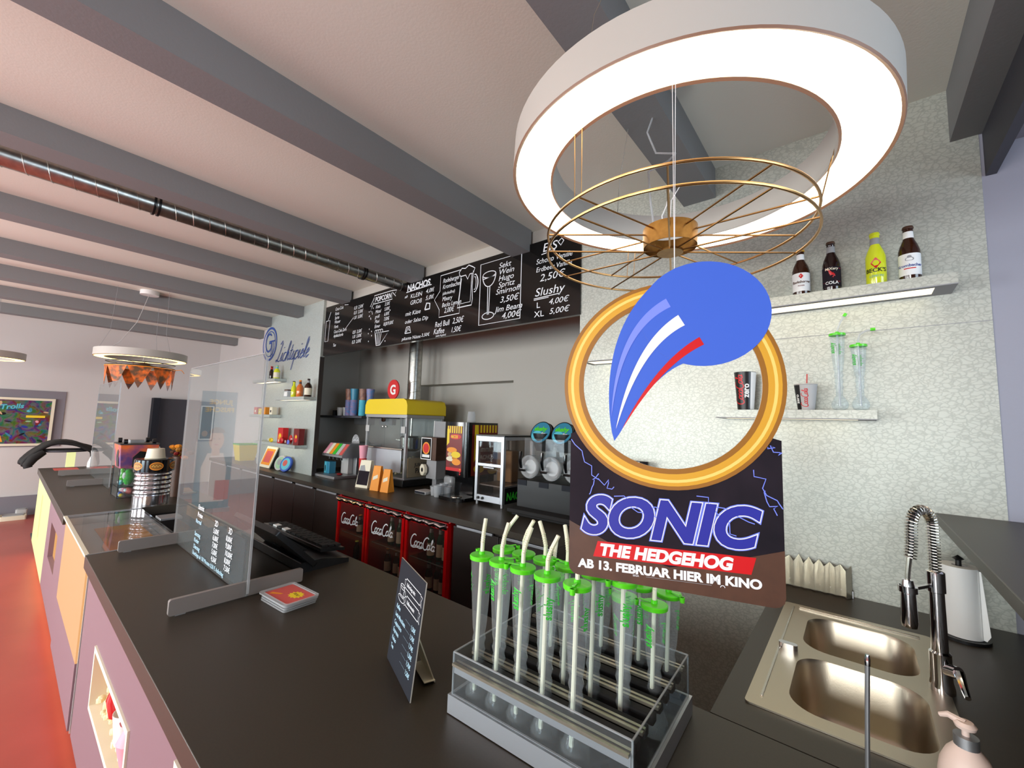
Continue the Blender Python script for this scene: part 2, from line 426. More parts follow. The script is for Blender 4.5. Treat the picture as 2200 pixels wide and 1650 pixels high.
# street front with four windows
m = MB(); xs = [-10.2] + [v for w in WIN for v in w] + [2.8]
for a, b in zip(xs[::2], xs[1::2]): m.box(a, b, -3.8, -3.6, 0, ZC, 'paint_white')
for a, b in WIN: m.box(a, b, -3.8, -3.6, 0, .55, 'paint_white'); m.box(a, b, -3.8, -3.6, 2.55, ZC, 'paint_white')
struct(m, 'wall_front')
for i, (a, b) in enumerate(WIN):
    m = MB()
    for (x0, x1, z0, z1) in ((a, a + .06, .55, 2.55), (b - .06, b, .55, 2.55), (a, b, .55, .61), (a, b, 2.49, 2.55), ((a + b) / 2 - .03, (a + b) / 2 + .03, .6, 2.5)): m.box(x0, x1, -3.72, -3.66, z0, z1, 'paint_greyframe')
    f = struct(m, 'window_%d' % (i + 1))
    g = MB(); g.box(a + .05, b - .05, -3.70, -3.69, .6, 2.5, 'clear_window'); g.build('pane', f)
m = MB(); m.box(2.6, 2.8, -3.6, 0, 0, ZC, 'paint_lilac'); m.box(2.6, 2.8, 1.8, 3.6, 0, ZC, 'paint_lilac'); m.box(2.6, 2.8, 0, 1.8, 0, .95, 'paint_lilac'); m.box(2.6, 2.8, 0, 1.8, 2.55, ZC, 'paint_lilac'); struct(m, 'wall_right')
m = MB()
for (y0, y1, z0, z1) in ((0, .06, .95, 2.55), (1.74, 1.8, .95, 2.55), (0, 1.8, .95, 1.01), (0, 1.8, 2.49, 2.55)): m.box(2.66, 2.72, y0, y1, z0, z1, 'paint_greyframe')
f = struct(m, 'window_5'); g = MB(); g.box(2.69, 2.70, .05, 1.75, 1., 2.5, 'clear_window'); g.build('pane', f)
# dark door of the far wall with its pale blue frame
m = MB(); m.box(-10, -9.93, 1.80, 2.42, 0, 1.90, 'paint_dark'); d = struct(m, 'door_1')
g = MB(); g.box(-10, -9.80, 1.70, 1.80, 0, 1.905, 'slate'); g.build('door_frame', d); g = MB(); g.ball((-9.92, 1.86, 1.0), .03, 'steel'); g.build('door_handle', d)
# seam of the wall panels on the silver wall
m = MB(); m.box(-1.36, .42, YW - .0015, YW, 2.098, 2.1005, 'grey'); struct(m, 'trim_11')

# ---------------------------------------------------------------- hatch ledge on the right
t = thing('bar_ledge', 'raised dark ledge along the hatch at the right edge, above the sink counter', 'ledge', (.42, 1.2, .95))
m = MB(); m.box(.228, .66, -.6, YW - .003, 1.31, 1.345, 'worktop'); m.build('ledge_top', t, bevel=.002)
m = MB(); m.box(.50, .56, -.6, YW - .003, .952, 1.31, 'carcass_dark'); m.build('support_panel', t)

# ---------------------------------------------------------------- bar counters
ZT = .95
def windowed_panel(x0, x1, z0, z1, wins, m_, y=.33, t=.03):
    """front panel with rectangular cut-outs"""
    mb = MB(); mb.plate([rect(x0, z0, x1, z1)] + [rect(*w)[::-1] for w in wins], (0, y, 0), (1, 0, 0), (0, 0, 1), -t, m_); return mb
XG0, XG1 = -4.05, -2.90      # the glass section
t = thing('bar_counter', 'long near bar counter with black worktop and lilac tinted front, right of glass display', 'counter', (-1.0, .7, 0))
m = MB(); m.box(-2.90, 1.0, .31, 1.179, .89, ZT, 'worktop'); m.build('worktop', t, bevel=.002)
windowed_panel(-2.87, 1.0, .14, .89, [(-2.45, .445, -1.74, .68), (-1.25, .445, -.55, .84)], 'panel_floor_tint').build('front_panel', t)
m = MB(); m.box(-2.87, 1.0, .42, .44, .10, .89, 'lit_orange'); m.build('lit_back', t)
m = MB(); m.box(-2.87, -2.85, .36, 1.15, .1, .89, 'carcass_dark'); m.box(-2.87, 1.0, 1.12, 1.15, .1, .89, 'carcass_dark'); m.box(-2.87, 1.0, .44, 1.12, .1, .13, 'carcass_dark'); m.build('body', t)
m = MB(); m.box(-2.87, 1.0, .40, .43, 0, .10, 'carcass_dark'); m.build('plinth', t)
m = MB(); m.box(-2.87, 1.0, .36, .375, .10, .125, 'plinth_glow'); m.build('light_strip', t)
for (a, b, z0, z1) in ((-2.45, -1.74, .445, .68), (-1.25, -.55, .445, .84)):
    m = MB(); m.plate([rect(a - .004, z0 - .004, b + .004, z1 + .004), rect(a + .016, z0 + .016, b - .016, z1 - .016)[::-1]], (0, .418, 0), (1, 0, 0), (0, 0, 1), .094, 'cream')
    m.build('window_trim', t)
m = MB(); m.box(-1.25, -.55, .415, .425, .465, .82, 'lit_panel'); m.build('lit_pane', t)

t = thing('bar_counter', 'far bar counter with black worktop and yellow lit panel, left of glass display', 'counter', (-5.7, .7, 0))
m = MB(); m.box(-7.42, XG0 - .01, .31, 1.179, .89, ZT, 'worktop'); m.build('worktop', t, bevel=.002)
windowed_panel(-5.50, XG0 - .02, .14, .89, [(-5.15, .445, -4.55, .72)], 'panel_floor_tint').build('front_panel', t)
windowed_panel(-7.36, -5.50, .14, .89, [(-6.60, .32, -6.42, .76)], 'lit_panel').build('lit_panel', t)
m = MB(); m.box(-7.36, XG0 - .02, .38, .40, .10, .89, 'lit_orange'); m.build('lit_back', t)
m = MB(); m.box(XG0 - .04, XG0 - .02, .36, 1.15, .1, .89, 'carcass_dark'); m.box(-7.36, -7.34, .36, 1.15, .1, .89, 'carcass_dark'); m.box(-7.36, XG0 - .02, 1.12, 1.15, .1, .89, 'carcass_dark'); m.build('body', t)
m = MB(); m.box(-7.36, XG0 - .02, .40, .43, 0, .10, 'carcass_dark'); m.build('plinth', t)
m = MB(); m.box(-7.36, XG0 - .02, .36, .375, .10, .125, 'plinth_glow'); m.build('light_strip', t)

t = thing('sink_counter', 'black side counter with the sink cut in, running to the silver wall', 'counter', (.0, 1.8, 0))
m = MB(); m.plate([rect(-.306, 1.181, 1.0, YW - .003), rect(-.235, 1.30, .15, 2.09)[::-1]], (0, 0, .91), (1, 0, 0), (0, 1, 0), .04, 'worktop'); m.build('worktop', t)
m = MB(); m.box(-.29, -.27, 1.19, YW - .01, .05, .91, 'carcass_dark'); m.box(.8, .82, 1.19, YW - .01, .05, .91, 'carcass_dark'); m.build('body', t)

# glass display section between the two counters
t = thing('display_case', 'glass topped display case with orange lit front between two black counters', 'display case', (-3.47, .6, 0))
m = MB(); m.box(XG0, XG1, .318, .70, .938, .946, 'clear_rack'); m.build('glass_top', t)
m = MB(); m.box(XG0 + .02, XG1 - .02, .322, .330, .44, .936, 'lit_orange'); m.build('lit_front', t)
m = MB(); m.bar((XG0, .318, .944), (XG1, .318, .944), .016, .012, 'cream'); m.bar((XG0, .318, .944), (XG0, .70, .944), .014, .012, 'steel_matt'); m.bar((XG1, .318, .946), (XG1, .70, .946), .014, .012, 'steel_matt'); m.build('edge_trim', t)
m = MB(); m.box(XG0 + .02, XG1 - .02, .69, .70, .13, .93, 'steel_matt'); m.box(XG0 + .01, XG0 + .02, .33, .70, .13, .93, 'grey_light'); m.box(XG1 - .02, XG1 - .01, .33, .70, .13, .93, 'grey_light'); m.build('body', t)
m = MB(); m.box(XG0 + .02, XG1 - .02, .322, .335, .14, .44, 'panel_floor_tint'); m.build('front_panel', t)
m = MB(); m.box(XG0 + .02, XG1 - .02, .36, .375, .10, .125, 'plinth_glow'); m.box(XG0, XG1, .40, .43, 0, .14, 'carcass_dark'); m.build('plinth', t)
m = MB(); m.plate([(XG0 + .02, .70), (XG1 - .02, .70), (XG1 - .02, .80), (XG0 + .02, .80)], (0, 0, .947), (1, 0, 0), (0, .95, -.3), .012, 'steel_matt'); m.box(-3.72, -3.58, .72, .84, .93, .945, 'steel_matt'); m.build('hinged_flap', t, bevel=.002)
m = MB(); m.box(XG0 + .1, XG1 - .1, .70, 1.15, .05, .60, 'black_matt'); m.build('rear_shelf', t)
m = MB(); m.box(-3.80, -3.06, .435, .65, .888, .892, 'orange_paper'); tag(m.build('paper_sheet'), 'orange paper sheet lying inside the glass display case', 'paper')
m = MB(); m.box(XG0 + .03, XG1 - .03, .352, .688, .862, .886, 'grey_light'); m.build('inner_shelf', t)
# popcorn, cups and bags in the lit front window of the near counter
t = thing('popcorn_heap', 'heap of popcorn behind the near lit counter window, at its bottom', 'popcorn', (-2.0, .37, .465)); t['kind'] = 'stuff'
m = MB(); random.seed(2)
for i in range(150): m.ball((random.uniform(-2.38, -1.78), random.uniform(.345, .41), .478 + random.uniform(0, .03) + .03 * random.random()), random.uniform(.009, .016), 'popcorn', 6)
m.build('kernels', t); 
m = MB(); m.lathe([(0, 0), (.034, 0), (.045, .1), (.043, .1), (.033, .004), (0, .004)], (-1.99, .372, .515), 'white', 20); tag(m.build('paper_cup'), 'white paper cup among popcorn in lit counter window', 'cup')
m = MB(); m.lathe([(0, 0), (.03, 0), (.042, .06), (.03, .10), (.044, .125), (0, .11)], (-2.15, .372, .53), 'red_gloss', 14); tag(m.build('snack_packet'), 'red crinkled snack packet in lit counter window', 'packet')
m = MB(); m.lathe([(0, 0), (.036, 0), (.05, .07), (.03, .11), (.045, .13), (0, .12)], (-1.87, .372, .51), 'pink', 14); tag(m.build('snack_bag'), 'pink snack bag beside white cup in lit counter window', 'bag')
# ---------------------------------------------------------------- ring lamps
def circ(c, r, n=64): return [(c[0] + r * cos(2 * pi * i / n), c[1] + r * sin(2 * pi * i / n), c[2]) for i in range(n)]
def ring_lamp(name, label, c, zb, Ro, Ri, h, glow, tilt=(0, 0), wires=True):
    t = thing(name, label, 'lamp', (c[0], c[1], zb), 0, 'ring lamps')
    m = MB(); N = 96
    m.lathe([(Ri, h), (Ri, 0.004), (Ri + .003, .0)], (c[0], c[1], zb), 'lamp_white', N)
    m.lathe([(Ro, .004), (Ro, h), (Ri, h)], (c[0], c[1], zb), 'lamp_white', N); m.lathe([(Ri + .003, 0), (Ri + .010, .004)], (c[0], c[1], zb), 'lamp_rim', N); m.lathe([(Ro - .010, .004), (Ro - .003, -.001), (Ro, .004)], (c[0], c[1], zb), 'lamp_rim', N); m.build('lamp_ring', t)
    m = MB(); dz = .005 if wires else -.0015; m.lathe([(Ri + .010, dz), (Ro - .010, dz)], (c[0], c[1], zb), glow, N); m.build('diffuser', t)
    t.rotation_euler = (tilt[0], tilt[1], 0)
    return t
LC = (-.426, 1.35)
t = ring_lamp('ring_lamp', 'big glowing white ring lamp hanging over the bar, in front', LC, 2.451, .55, .414, .112, 'lamp_glow', (-.029, .024))
for a in (20, 140, 260):
    m = MB(); p = Vector((LC[0] + .48 * cos(R(a)), LC[1] + .48 * sin(R(a)), 2.563)); m.tube([p, p + Vector((-.03 * cos(R(a)), -.03 * sin(R(a)), .18)), (LC[0] + .3 * cos(R(a)), LC[1] + .3 * sin(R(a)), 3.085)], .0012, 'steel', 5); m.build('suspension_wire', t)
m = MB(); c = [(-.62, 1.62, 3.08), (-.60, 1.60, 2.95), (-.62, 1.57, 2.85), (-.58, 1.56, 2.74), (-.50, 1.55, 2.70), (-.52, 1.52, 2.66), (-.58, 1.48, 2.62), (-.56, 1.45, 2.48), (-.54, 1.43, 2.37)]
m.tube(c, .004, 'clear_frost', 6); m.build('power_cable', t)
m = MB(); m.lathe([(0, .028), (.07, .028), (.07, 0), (0, 0)], (-.55, 1.60, 3.06), 'lamp_white', 24); m.build('ceiling_rose', t)
# brass wheel cage under the ring
CC = (-.466, 1.380); ZU, ZL, RC = 2.30, 2.24, .412
t = thing('wire_cage', 'brass wire wheel with ten spokes hanging below the big ring lamp', 'lamp cage', (CC[0], CC[1], ZL))
m = MB(); m.tube(circ((CC[0], CC[1], ZU), RC, 80), .0042, 'brass_wire', 8, True); m.build('upper_ring', t)
m = MB(); m.tube(circ((CC[0], CC[1], ZL), RC, 80), .0042, 'brass_wire', 8, True); m.build('lower_ring', t)
for i in range(10):
    a = R(36 * i)
    for z, r0, nm in ((ZU, .085, 'spoke'), (ZL, .04, 'spoke')):
        m = MB(); m.tube([(CC[0] + r0 * cos(a), CC[1] + r0 * sin(a), z), (CC[0] + RC * cos(a), CC[1] + RC * sin(a), z)], .0030, 'brass_wire', 6); m.build(nm, t)
m = MB(); m.lathe([(.086, ZU - .045 - ZL), (.088, ZU + .02 - ZL)], (CC[0], CC[1], ZL), 'brass', 32); m.lathe([(.086, ZU + .02 - ZL), (.084, ZU - .045 - ZL)], (CC[0], CC[1], ZL), 'brass', 32); m.build('hub', t)
m = MB(); m.lathe([(0, -.004), (.042, -.004), (.042, .004), (0, .004)], (CC[0], CC[1], ZL), 'brass', 24); m.build('hub_disc', t)
for a in (10, 14, 130, 134, 250, 254):
    m = MB()
    p = (CC[0] + RC * cos(R(a)), CC[1] + RC * sin(R(a)), ZU); m.tube([p, (LC[0] + .44 * cos(R(a)), LC[1] + .44 * sin(R(a)), 2.563)], .0012, 'brass_wire', 5)
    m.build('hanging_wire', t)
m = MB(); m.tube([(CC[0] - .02, CC[1], ZU + .02), (CC[0] - .03, CC[1] + .01, ZU + .08), (CC[0] - .01, CC[1], ZU + .11), (CC[0], CC[1], ZU + .16)], .0022, 'white', 5); m.tube([(CC[0], CC[1], ZU + .02), (CC[0] + .005, CC[1], ZU + .12), (CC[0] + .04, CC[1] - .02, ZU + .15)], .0015, 'white', 5); m.build('cable_tie', t)

# far lamps
def far_lamp(c, zb, label, Ro=.42):
    t = ring_lamp('ring_lamp', label, c, zb, Ro, Ro * .76, .085, 'lamp_glow_far', wires=False)
    m = MB()
    for a in (30, 150, 270):
        m = MB(); p = (c[0] + Ro * .9 * cos(R(a)), c[1] + Ro * .9 * sin(R(a)), zb + .085); m.tube([p, (c[0] + .3 * cos(R(a)), c[1] + .3 * sin(R(a)), zb + .3), (c[0] + .28 * cos(R(a)), c[1] + .28 * sin(R(a)), 3.085)], .0016, 'grey', 5); m.build('suspension_wire', t)
    m = MB(); m.tube([(c[0], c[1], 3.06), (c[0] + .04, c[1] - .05, 2.85), (c[0] - .02, c[1] - .08, 2.7), (c[0] - .08, c[1] - .2, 2.45), (c[0] - .1, c[1] - .3, zb + .085)], .003, 'grey_light', 5)
    m.build('power_cable', t)
    m = MB(); m.lathe([(0, 0), (.09, 0), (.09, .05), (0, .05)], (c[0], c[1], 3.04), 'white', 24); m.build('ceiling_rose', t)
far_lamp((-6.50, .98), 2.262, 'white ring lamp hanging far off above the orange pennants')
far_lamp((-8.40, -.30), 2.262, 'white ring lamp cut off by the left edge of the photo')
# cage and pennants of the far lamp
FC = (-6.50, .98, 2.17)
t = thing('wire_cage', 'far wire cage hanging under the far ring lamp, above orange pennants', 'lamp cage', FC)
m = MB()
for dz in (0, .045): m.tube(circ((FC[0], FC[1], FC[2] + dz), .31, 48), .004, 'black', 6, True)
for i in range(10):
    a = R(36 * i)
    for dz in (0, .045): m.tube([(FC[0] + .03 * cos(a), FC[1] + .03 * sin(a), FC[2] + dz), (FC[0] + .31 * cos(a), FC[1] + .31 * sin(a), FC[2] + dz)], .0025, 'black', 5)
m.build('wire_rings', t); m = MB(); m.cyl((FC[0], FC[1], FC[2] - .01), (FC[0], FC[1], FC[2] + .05), .08, 'card_brown', 20); m.build('hub', t)
m = MB()
m.tube([(FC[0], FC[1], FC[2] + .05), (FC[0] + .02, FC[1] + .02, FC[2] + .16)], .002, 'white', 5)
m.build('hanging_wire', t)
t = thing('pennant_string', 'string of orange film pennants hanging round the far wire cage', 'bunting', FC)
m = MB(); m.tube(circ((FC[0], FC[1], FC[2] - .012), .315, 40), .004, 'orange', 6, True); m.tube([(FC[0] + .1, FC[1] + .3, FC[2] - .012), (FC[0] + .1, FC[1] + .36, FC[2] - .0), (FC[0] + .1, FC[1] + .39, FC[2] - .04)], .004, 'orange', 5); m.build('cord', t)
mat('pennant', (236, 112, 30), .6, mottle=(16, (96, 66, 40), .12)); mat('pennant_low', (70, 56, 66), .6, mottle=(14, (140, 90, 60), .2))
for i in range(9):
    a = R(40 * i + 10); b = R(40 * i + 49); p = Vector((FC[0] + .318 * cos(a), FC[1] + .318 * sin(a), FC[2] - .015)); q = Vector((FC[0] + .318 * cos(b), FC[1] + .318 * sin(b), FC[2] - .015))
    u = q - p; L = u.length; m = MB(); m.plate([(0, 0), (L * .34, -.175), (L * .66, -.175), (L, 0)][::1], p, u, (0, 0, 1), .002, 'pennant'); m.plate([(L * .34, -.175), (L * .5, -.245), (L * .66, -.175)], p, u, (0, 0, 1), .002, 'pennant_low'); m.build('pennant', t)

# ---------------------------------------------------------------- ventilation duct
t = thing('ventilation_duct', 'shiny spiral metal duct running along the ceiling between two beams', 'duct', (-3.43, 1, 2.975))
m = MB(); m.cyl((-3.43, -3.5, 2.975), (-3.43, YW + .02, 2.975), .060, 'galvanised', 28); m.build('pipe', t)
m = MB(); pts = []
for i in range(620): a = i * 2 * pi / 16; pts.append((-3.43 + .061 * sin(a), -1.2 + i * .0058, 2.975 + .061 * cos(a)))
m.tube(pts, .0022, 'galvanised', 5); m.build('spiral_seam', t)
for y in (.50, 1.96):
    m = MB()
    for d in (-.012, .012): m.lathe([(.061, -.006), (.068, -.006), (.068, .006), (.061, .006)], (-3.43, y + d, 2.975), 'black', 28, (0, 1, 0))
    m.build('collar', t)
t = thing('extraction_pipe', 'upright spiral metal pipe rising from the yellow popcorn machine behind chalkboard', 'pipe', (-3.98, 3.02, 1.85))
m = MB(); m.cyl((-3.98, 3.02, 1.852), (-3.98, 3.02, 3.08), .077, 'galvanised', 28); m.build('pipe', t)
m = MB(); m.tube([(-3.98 + .078 * cos(i * 2 * pi / 16), 3.02 + .078 * sin(i * 2 * pi / 16), 1.86 + i * .0075) for i in range(130)], .0022, 'galvanised', 5); m.build('spiral_seam', t)

# ---------------------------------------------------------------- chalkboard menu over the niche
BX0, BX1, BZ0, BZ1, BY = -4.93, -1.395, 2.382, 2.975, YW - .012
t = thing('chalkboard', 'long glossy black menu chalkboard mounted above the back bar niche', 'menu board', (BX0, BY, BZ0))
m = MB(); m.box(BX0, BX1, BY, BY + .035, BZ0, BZ1, 'board_gloss'); m.build('panel', t)
U, V = (1, 0, 0), (0, 0, 1)
O = (0, BY, 0)
XMAP = [(-4.93, -4.93), (-3.86, -3.95), (-3.31, -3.48), (-3.19, -3.36), (-2.83, -2.95), (-2.75, -2.90), (-2.10, -2.37), (-2.07, -2.33), (-1.70, -1.905), (-1.61, -1.78), (-1.31, -1.425)]
def lay(mb):
    """spread the writing to the columns of the board"""
    out = []
    for x, y, z in mb.v:
        for (a, A), (c, C) in zip(XMAP, XMAP[1:]):
            if x <= c or c == -1.31: x = A + (x - a) * (C - A) / (c - a); break
        out.append((min(max(x, BX0 + .01), BX1 - .01), y, z))
    mb.v = out; return mb
def W(mb, s, x, z, size, sh=.25, sx=1., b=.0): mb.text(s, size, (x, BY, z), U, V, 'chalk', sh, b, 'LEFT', sx)
m = MB(); rows = [('Coca Cola', 2.90), ('Fanta', 2.845), ('Sprite', 2.795), ('Wasser', 2.745), ('Fanta', 2.69), ('Coca Cola Zero', 2.63), ('Apfelschorle', 2.58), ('Tee', 2.47)]
for s, z in rows: W(m, s, -4.68, z, .052, .3, .9)
for s, z in (('0,3l  2,50€', 2.85), ('0,5l  3,50€', 2.795), ('1,0l  5,00€', 2.74), ('0,5l  3,50€', 2.575), ('1,0l  5,00€', 2.525), ('0,2l  2,00€', 2.465)): W(m, s, -4.22, z, .052, .3, .9)
m.strip([(-4.93 + .03, 2.8), (-4.90, 2.55), (-4.82, 2.55), (-4.80, 2.8), (-4.9, 2.8)], .007, O, U, V, 'chalk'); m.strip([(-4.85, 2.8), (-4.79, 2.9)], .007, O, U, V, 'chalk'); m.strip([(-4.45, 2.94), (-4.36, 2.93)], .005, O, U, V, 'chalk'); m.strip([(-4.42, 2.64), (-4.22, 2.76)], .005, O, U, V, 'chalk')
lay(m).build('lettering', t)
m = MB(); W(m, 'POPCORN', -3.755, 2.867, .075, .05, .95, .02)
m.strip([(-3.78, 2.85), (-3.40, 2.85), (-3.40, 2.94), (-3.78, 2.94)], .007, O, U, V, 'chalk', True); m.strip([(-3.78, 2.87), (-3.84, 2.80), (-3.82, 2.83), (-3.86, 2.83), (-3.78, 2.92)], .007, O, U, V, 'chalk'); m.strip([(-3.40, 2.92), (-3.33, 2.87), (-3.35, 2.90), (-3.31, 2.93), (-3.40, 2.94)], .007, O, U, V, 'chalk')
for i, (s, p) in enumerate((('Klein', '3,50€'), ('Mittel', '5,00€'), ('groß', '6,00€'), ('Maxi', '7,00€'), ('Eimer', '8,00/9,00€'))): W(m, s, -3.74, 2.795 - .052 * i, .05); W(m, p, -3.55, 2.80 - .052 * i, .05, .25, .9)
m.strip([(-3.72, 2.53), (-3.68, 2.40), (-3.60, 2.40), (-3.43, 2.53), (-3.72, 2.53)], .008, O, U, V, 'chalk')
for k in range(4): m.strip([(-3.70 + .037 * k, 2.52), (-3.675 + .023 * k, 2.41)], .008, O, U, V, 'chalk')
for k in range(4): m.strip(ell(-3.70 + .04 * k, 2.545, .024, .018, 10), .007, O, U, V, 'chalk', True)
random.seed(5)
for k in range(18): a = random.choice((-1, 1)); m.plate(ell(-3.64 + a * random.uniform(.13, .24), random.uniform(2.43, 2.82), .006, .008, 8), (0, BY - .0015, 0), U, V, 0, 'chalk')
lay(m).build('lettering', t)
m = MB(); W(m, 'NACHOS', -3.15, 2.885, .085, .1, .85, .03); m.strip([(-3.16, 2.875), (-2.83, 2.885)], .008, O, U, V, 'chalk')
W(m, '⇒', -3.19, 2.81, .06); W(m, 'KLEIN', -3.10, 2.805, .058, .1); W(m, '4,00€', -2.90, 2.815, .055); W(m, 'GROß', -3.10, 2.74, .058, .1); W(m, '5,00€', -2.90, 2.75, .055); W(m, 'mit Käse', -3.16, 2.64, .058); W(m, 'oder Salsa Dip', -3.16, 2.565, .052)
m.strip([(-2.90, 2.66), (-2.84, 2.66), (-2.84, 2.71), (-2.88, 2.72), (-2.90, 2.66)], .012, O, U, V, 'chalk'); m.strip([(-3.15, 2.47), (-3.07, 2.47), (-3.09, 2.53), (-3.13, 2.53), (-3.15, 2.47)], .008, O, U, V, 'chalk'); m.strip([(-3.13, 2.48), (-3.11, 2.52), (-3.09, 2.49)], .008, O, U, V, 'chalk')
W(m, 'pikante Nüsse', -3.19, 2.405, .044); W(m, '3,50€', -2.93, 2.41, .044); lay(m).build('lettering', t)
m = MB()
for i, s in enumerate(('Radeberger', 'Krombacher', '(alkoholfrei)', 'Mixery', 'Becks Lemon')): W(m, s, -2.62, 2.865 - .055 * i, .056 if i != 2 else .04)
W(m, '2,00€', -2.58, 2.59, .065); m.strip([(-2.34, 2.66), (-2.34, 2.56), (-2.66, 2.56), (-2.66, 2.63), (-2.75, 2.73), (-2.66, 2.80), (-2.66, 2.94), (-2.34, 2.94)], .006, O, U, V, 'chalk')
OM = (-.005, BY, 0); m.strip([(-2.33, 2.88), (-2.34, 2.75), (-2.36, 2.64), (-2.37, 2.61), (-2.16, 2.61), (-2.15, 2.66), (-2.16, 2.77), (-2.15, 2.90)], .008, OM, U, V, 'chalk'); m.strip([(-2.32, 2.86), (-2.35, 2.64), (-2.18, 2.64), (-2.17, 2.88)], .006, OM, U, V, 'chalk')
m.strip([(-2.35, 2.89), (-2.36, 2.92), (-2.32, 2.95), (-2.27, 2.94), (-2.22, 2.96), (-2.17, 2.94), (-2.13, 2.92), (-2.15, 2.88), (-2.20, 2.88), (-2.23, 2.84), (-2.26, 2.88), (-2.33, 2.88)], .008, OM, U, V, 'chalk', True); m.strip(ell(-2.12, 2.79, .035, .075, 16, -110, 110), .008, OM, U, V, 'chalk'); m.strip(ell(-2.125, 2.79, .02, .055, 16, -110, 110), .006, OM, U, V, 'chalk')
W(m, 'Red Bull', -2.72, 2.475, .07, .12); W(m, '2,50€', -2.44, 2.48, .07); W(m, 'Kaffee', -2.74, 2.413, .07); W(m, '1,50€', -2.46, 2.405, .065); W(m, '(siehe Angebot)', -2.70, 2.387, .026) ; lay(m).build('lettering', t)
m = MB(); m.strip([(-2.07, 2.425), (-1.70, 2.425), (-1.70, 2.93), (-2.07, 2.93)], .006, O, U, V, 'chalk', True)
for i, s in enumerate(('Sekt', 'Wein', 'Hugo', 'Spritz', 'Smirnoff')): W(m, s, -1.90 + (.0 if i < 4 else -.02), 2.855 - .052 * i, .062)
W(m, '3,50€', -1.88, 2.575, .068); W(m, 'Jim Beam', -1.92, 2.505, .062); W(m, '4,00€', -1.86, 2.445, .068)
m.strip(ell(-1.985, 2.83, .06, .025, 20), .006, O, U, V, 'chalk', True); m.strip(ell(-1.985, 2.83, .062, .10, 20, 180, 360), .007, O, U, V, 'chalk'); m.strip([(-2.04, 2.80), (-1.93, 2.81)], .006, O, U, V, 'chalk')
for dx in (-.01, .01): m.strip([(-1.985 + dx, 2.73), (-1.985 + dx * .6, 2.50)], .006, O, U, V, 'chalk')
m.strip(ell(-1.985, 2.49, .055, .028, 20), .006, O, U, V, 'chalk', True); lay(m).build('lettering', t)
m = MB(); W(m, 'EIS', -1.555, 2.885, .09, .15); m.strip([(-1.56, 2.87), (-1.46, 2.88)], .006, O, U, V, 'chalk'); W(m, 'Schoko Vanille', -1.60, 2.805, .055, .2, .8); W(m, 'Erdbeer Vanille', -1.60, 2.745, .052, .2, .8); W(m, '2,50€', -1.57, 2.67, .075, .2)
m.strip([(-1.44, 2.93), (-1.42, 2.90), (-1.40, 2.93), (-1.415, 2.95), (-1.44, 2.93)], .006, O, U, V, 'chalk')
W(m, 'Slushy', -1.605, 2.565, .085, .2); m.strip([(-1.61, 2.55), (-1.42, 2.555)], .006, O, U, V, 'chalk'); m.strip([(-1.61, 2.54), (-1.50, 2.542)], .005, O, U, V, 'chalk'); W(m, 'L', -1.590, 2.478, .06, .0); W(m, '4,00€', -1.50, 2.488, .058); W(m, 'XL', -1.605, 2.412, .062, .0); W(m, '5,00€', -1.495, 2.418, .058); lay(m).build('lettering', t)

# ---------------------------------------------------------------- sign on the pillar
t = thing('wall_sign', 'blue outlined GT emblem and script lettering on the pillar', 'sign', (-6.3, YW - .003, 2.3))
PY = YW - .0025; O = (0, PY, 0)
m = MB(); c = (-6.60, 2.69)
for r, w in ((.235, .032), (.185, .013)): m.strip(ell(c[0], c[1], r * 1.0, r * 1.0, 48), w, O, U, V, 'blue_ink', True)
m.strip([(c[0] + .02, c[1] + .13)] + ell(c[0] - .03, c[1] + .02, .115, .13, 20, 50, 320) + [(c[0] + .06, c[1] + .01), (c[0] - .02, c[1] + .01)], .028, O, U, V, 'blue_ink')
m.strip([(c[0] - .02, c[1] + .035), (c[0] + .18, c[1] + .035)], .022, O, U, V, 'blue_ink'); 
for dx in (.075, .125): m.strip([(c[0] + dx, c[1] + .03), (c[0] + dx - .01, c[1] - .2)], .014, O, U, V, 'blue_ink')
m.build('emblem', t)
m = MB(); script(m, 'Lichtspiele', .122, (-6.34, PY, 2.40), U, (.02, 0, 1), 'blue_ink', .13, .45, True); m.build('lettering', t)

# ---------------------------------------------------------------- hanging cinema display
n_ = Vector((.39, -.92, 0)).normalized(); D = Vector((-n_.y, n_.x, 0))       # D runs to the right as seen from the front
SC0 = Vector((-.45, 1.375, 0))
t = thing('hanging_display', 'hanging cardboard film display with gold ring, blue comet shape and lettering', 'cardboard display', (SC0.x, SC0.y, 1.15))
def SP(u, z, d=0): return SC0 + D * u + Vector((0, 0, z)) + n_ * d
Zv = (0, 0, 1)
so = SC0
gc = (-.022, 1.79); GO, GI = .338, .272
# panel outline with a round bite where the ring sits
def on(c, r, a): return (c[0] + r * cos(R(a)), c[1] + r * sin(R(a)))
aL, aR = 207, 333
P = rrect(-.335, 1.158, .297, 1.30, .03)
bot = [p for p in P if p[1] < 1.25]; left = [(-.335, on(gc, GO - .02, aL)[1])]
outl = [(-.335, 1.62), (-.335, 1.19)] + [(-.335 + .03 - .03 * cos(R(a)), 1.188 - .03 * sin(R(a))) for a in (30, 60, 90)] + [(.267 + .03 * sin(R(a)), 1.178 - .03 * cos(R(a)) - .012) for a in (0, 30, 60, 90)] + [(.297, 1.62)]
arc = [on(gc, GO - .03, a) for a in range(330, 209, -5)]
m = MB(); m.plate(outl + arc, so, D, Zv, .004, 'card_dark', 'card_back'); m.build('panel', t)
m = MB(); m.plate([outl[k] for k in range(1, 9)] + [(.297, 1.30), (.1, 1.24), (-.02, 1.215), (-.16, 1.25), (-.335, 1.33)], so + n_ * .0045, D, Zv, .0006, 'card_brown'); m.build('ground_picture', t)
m = MB()
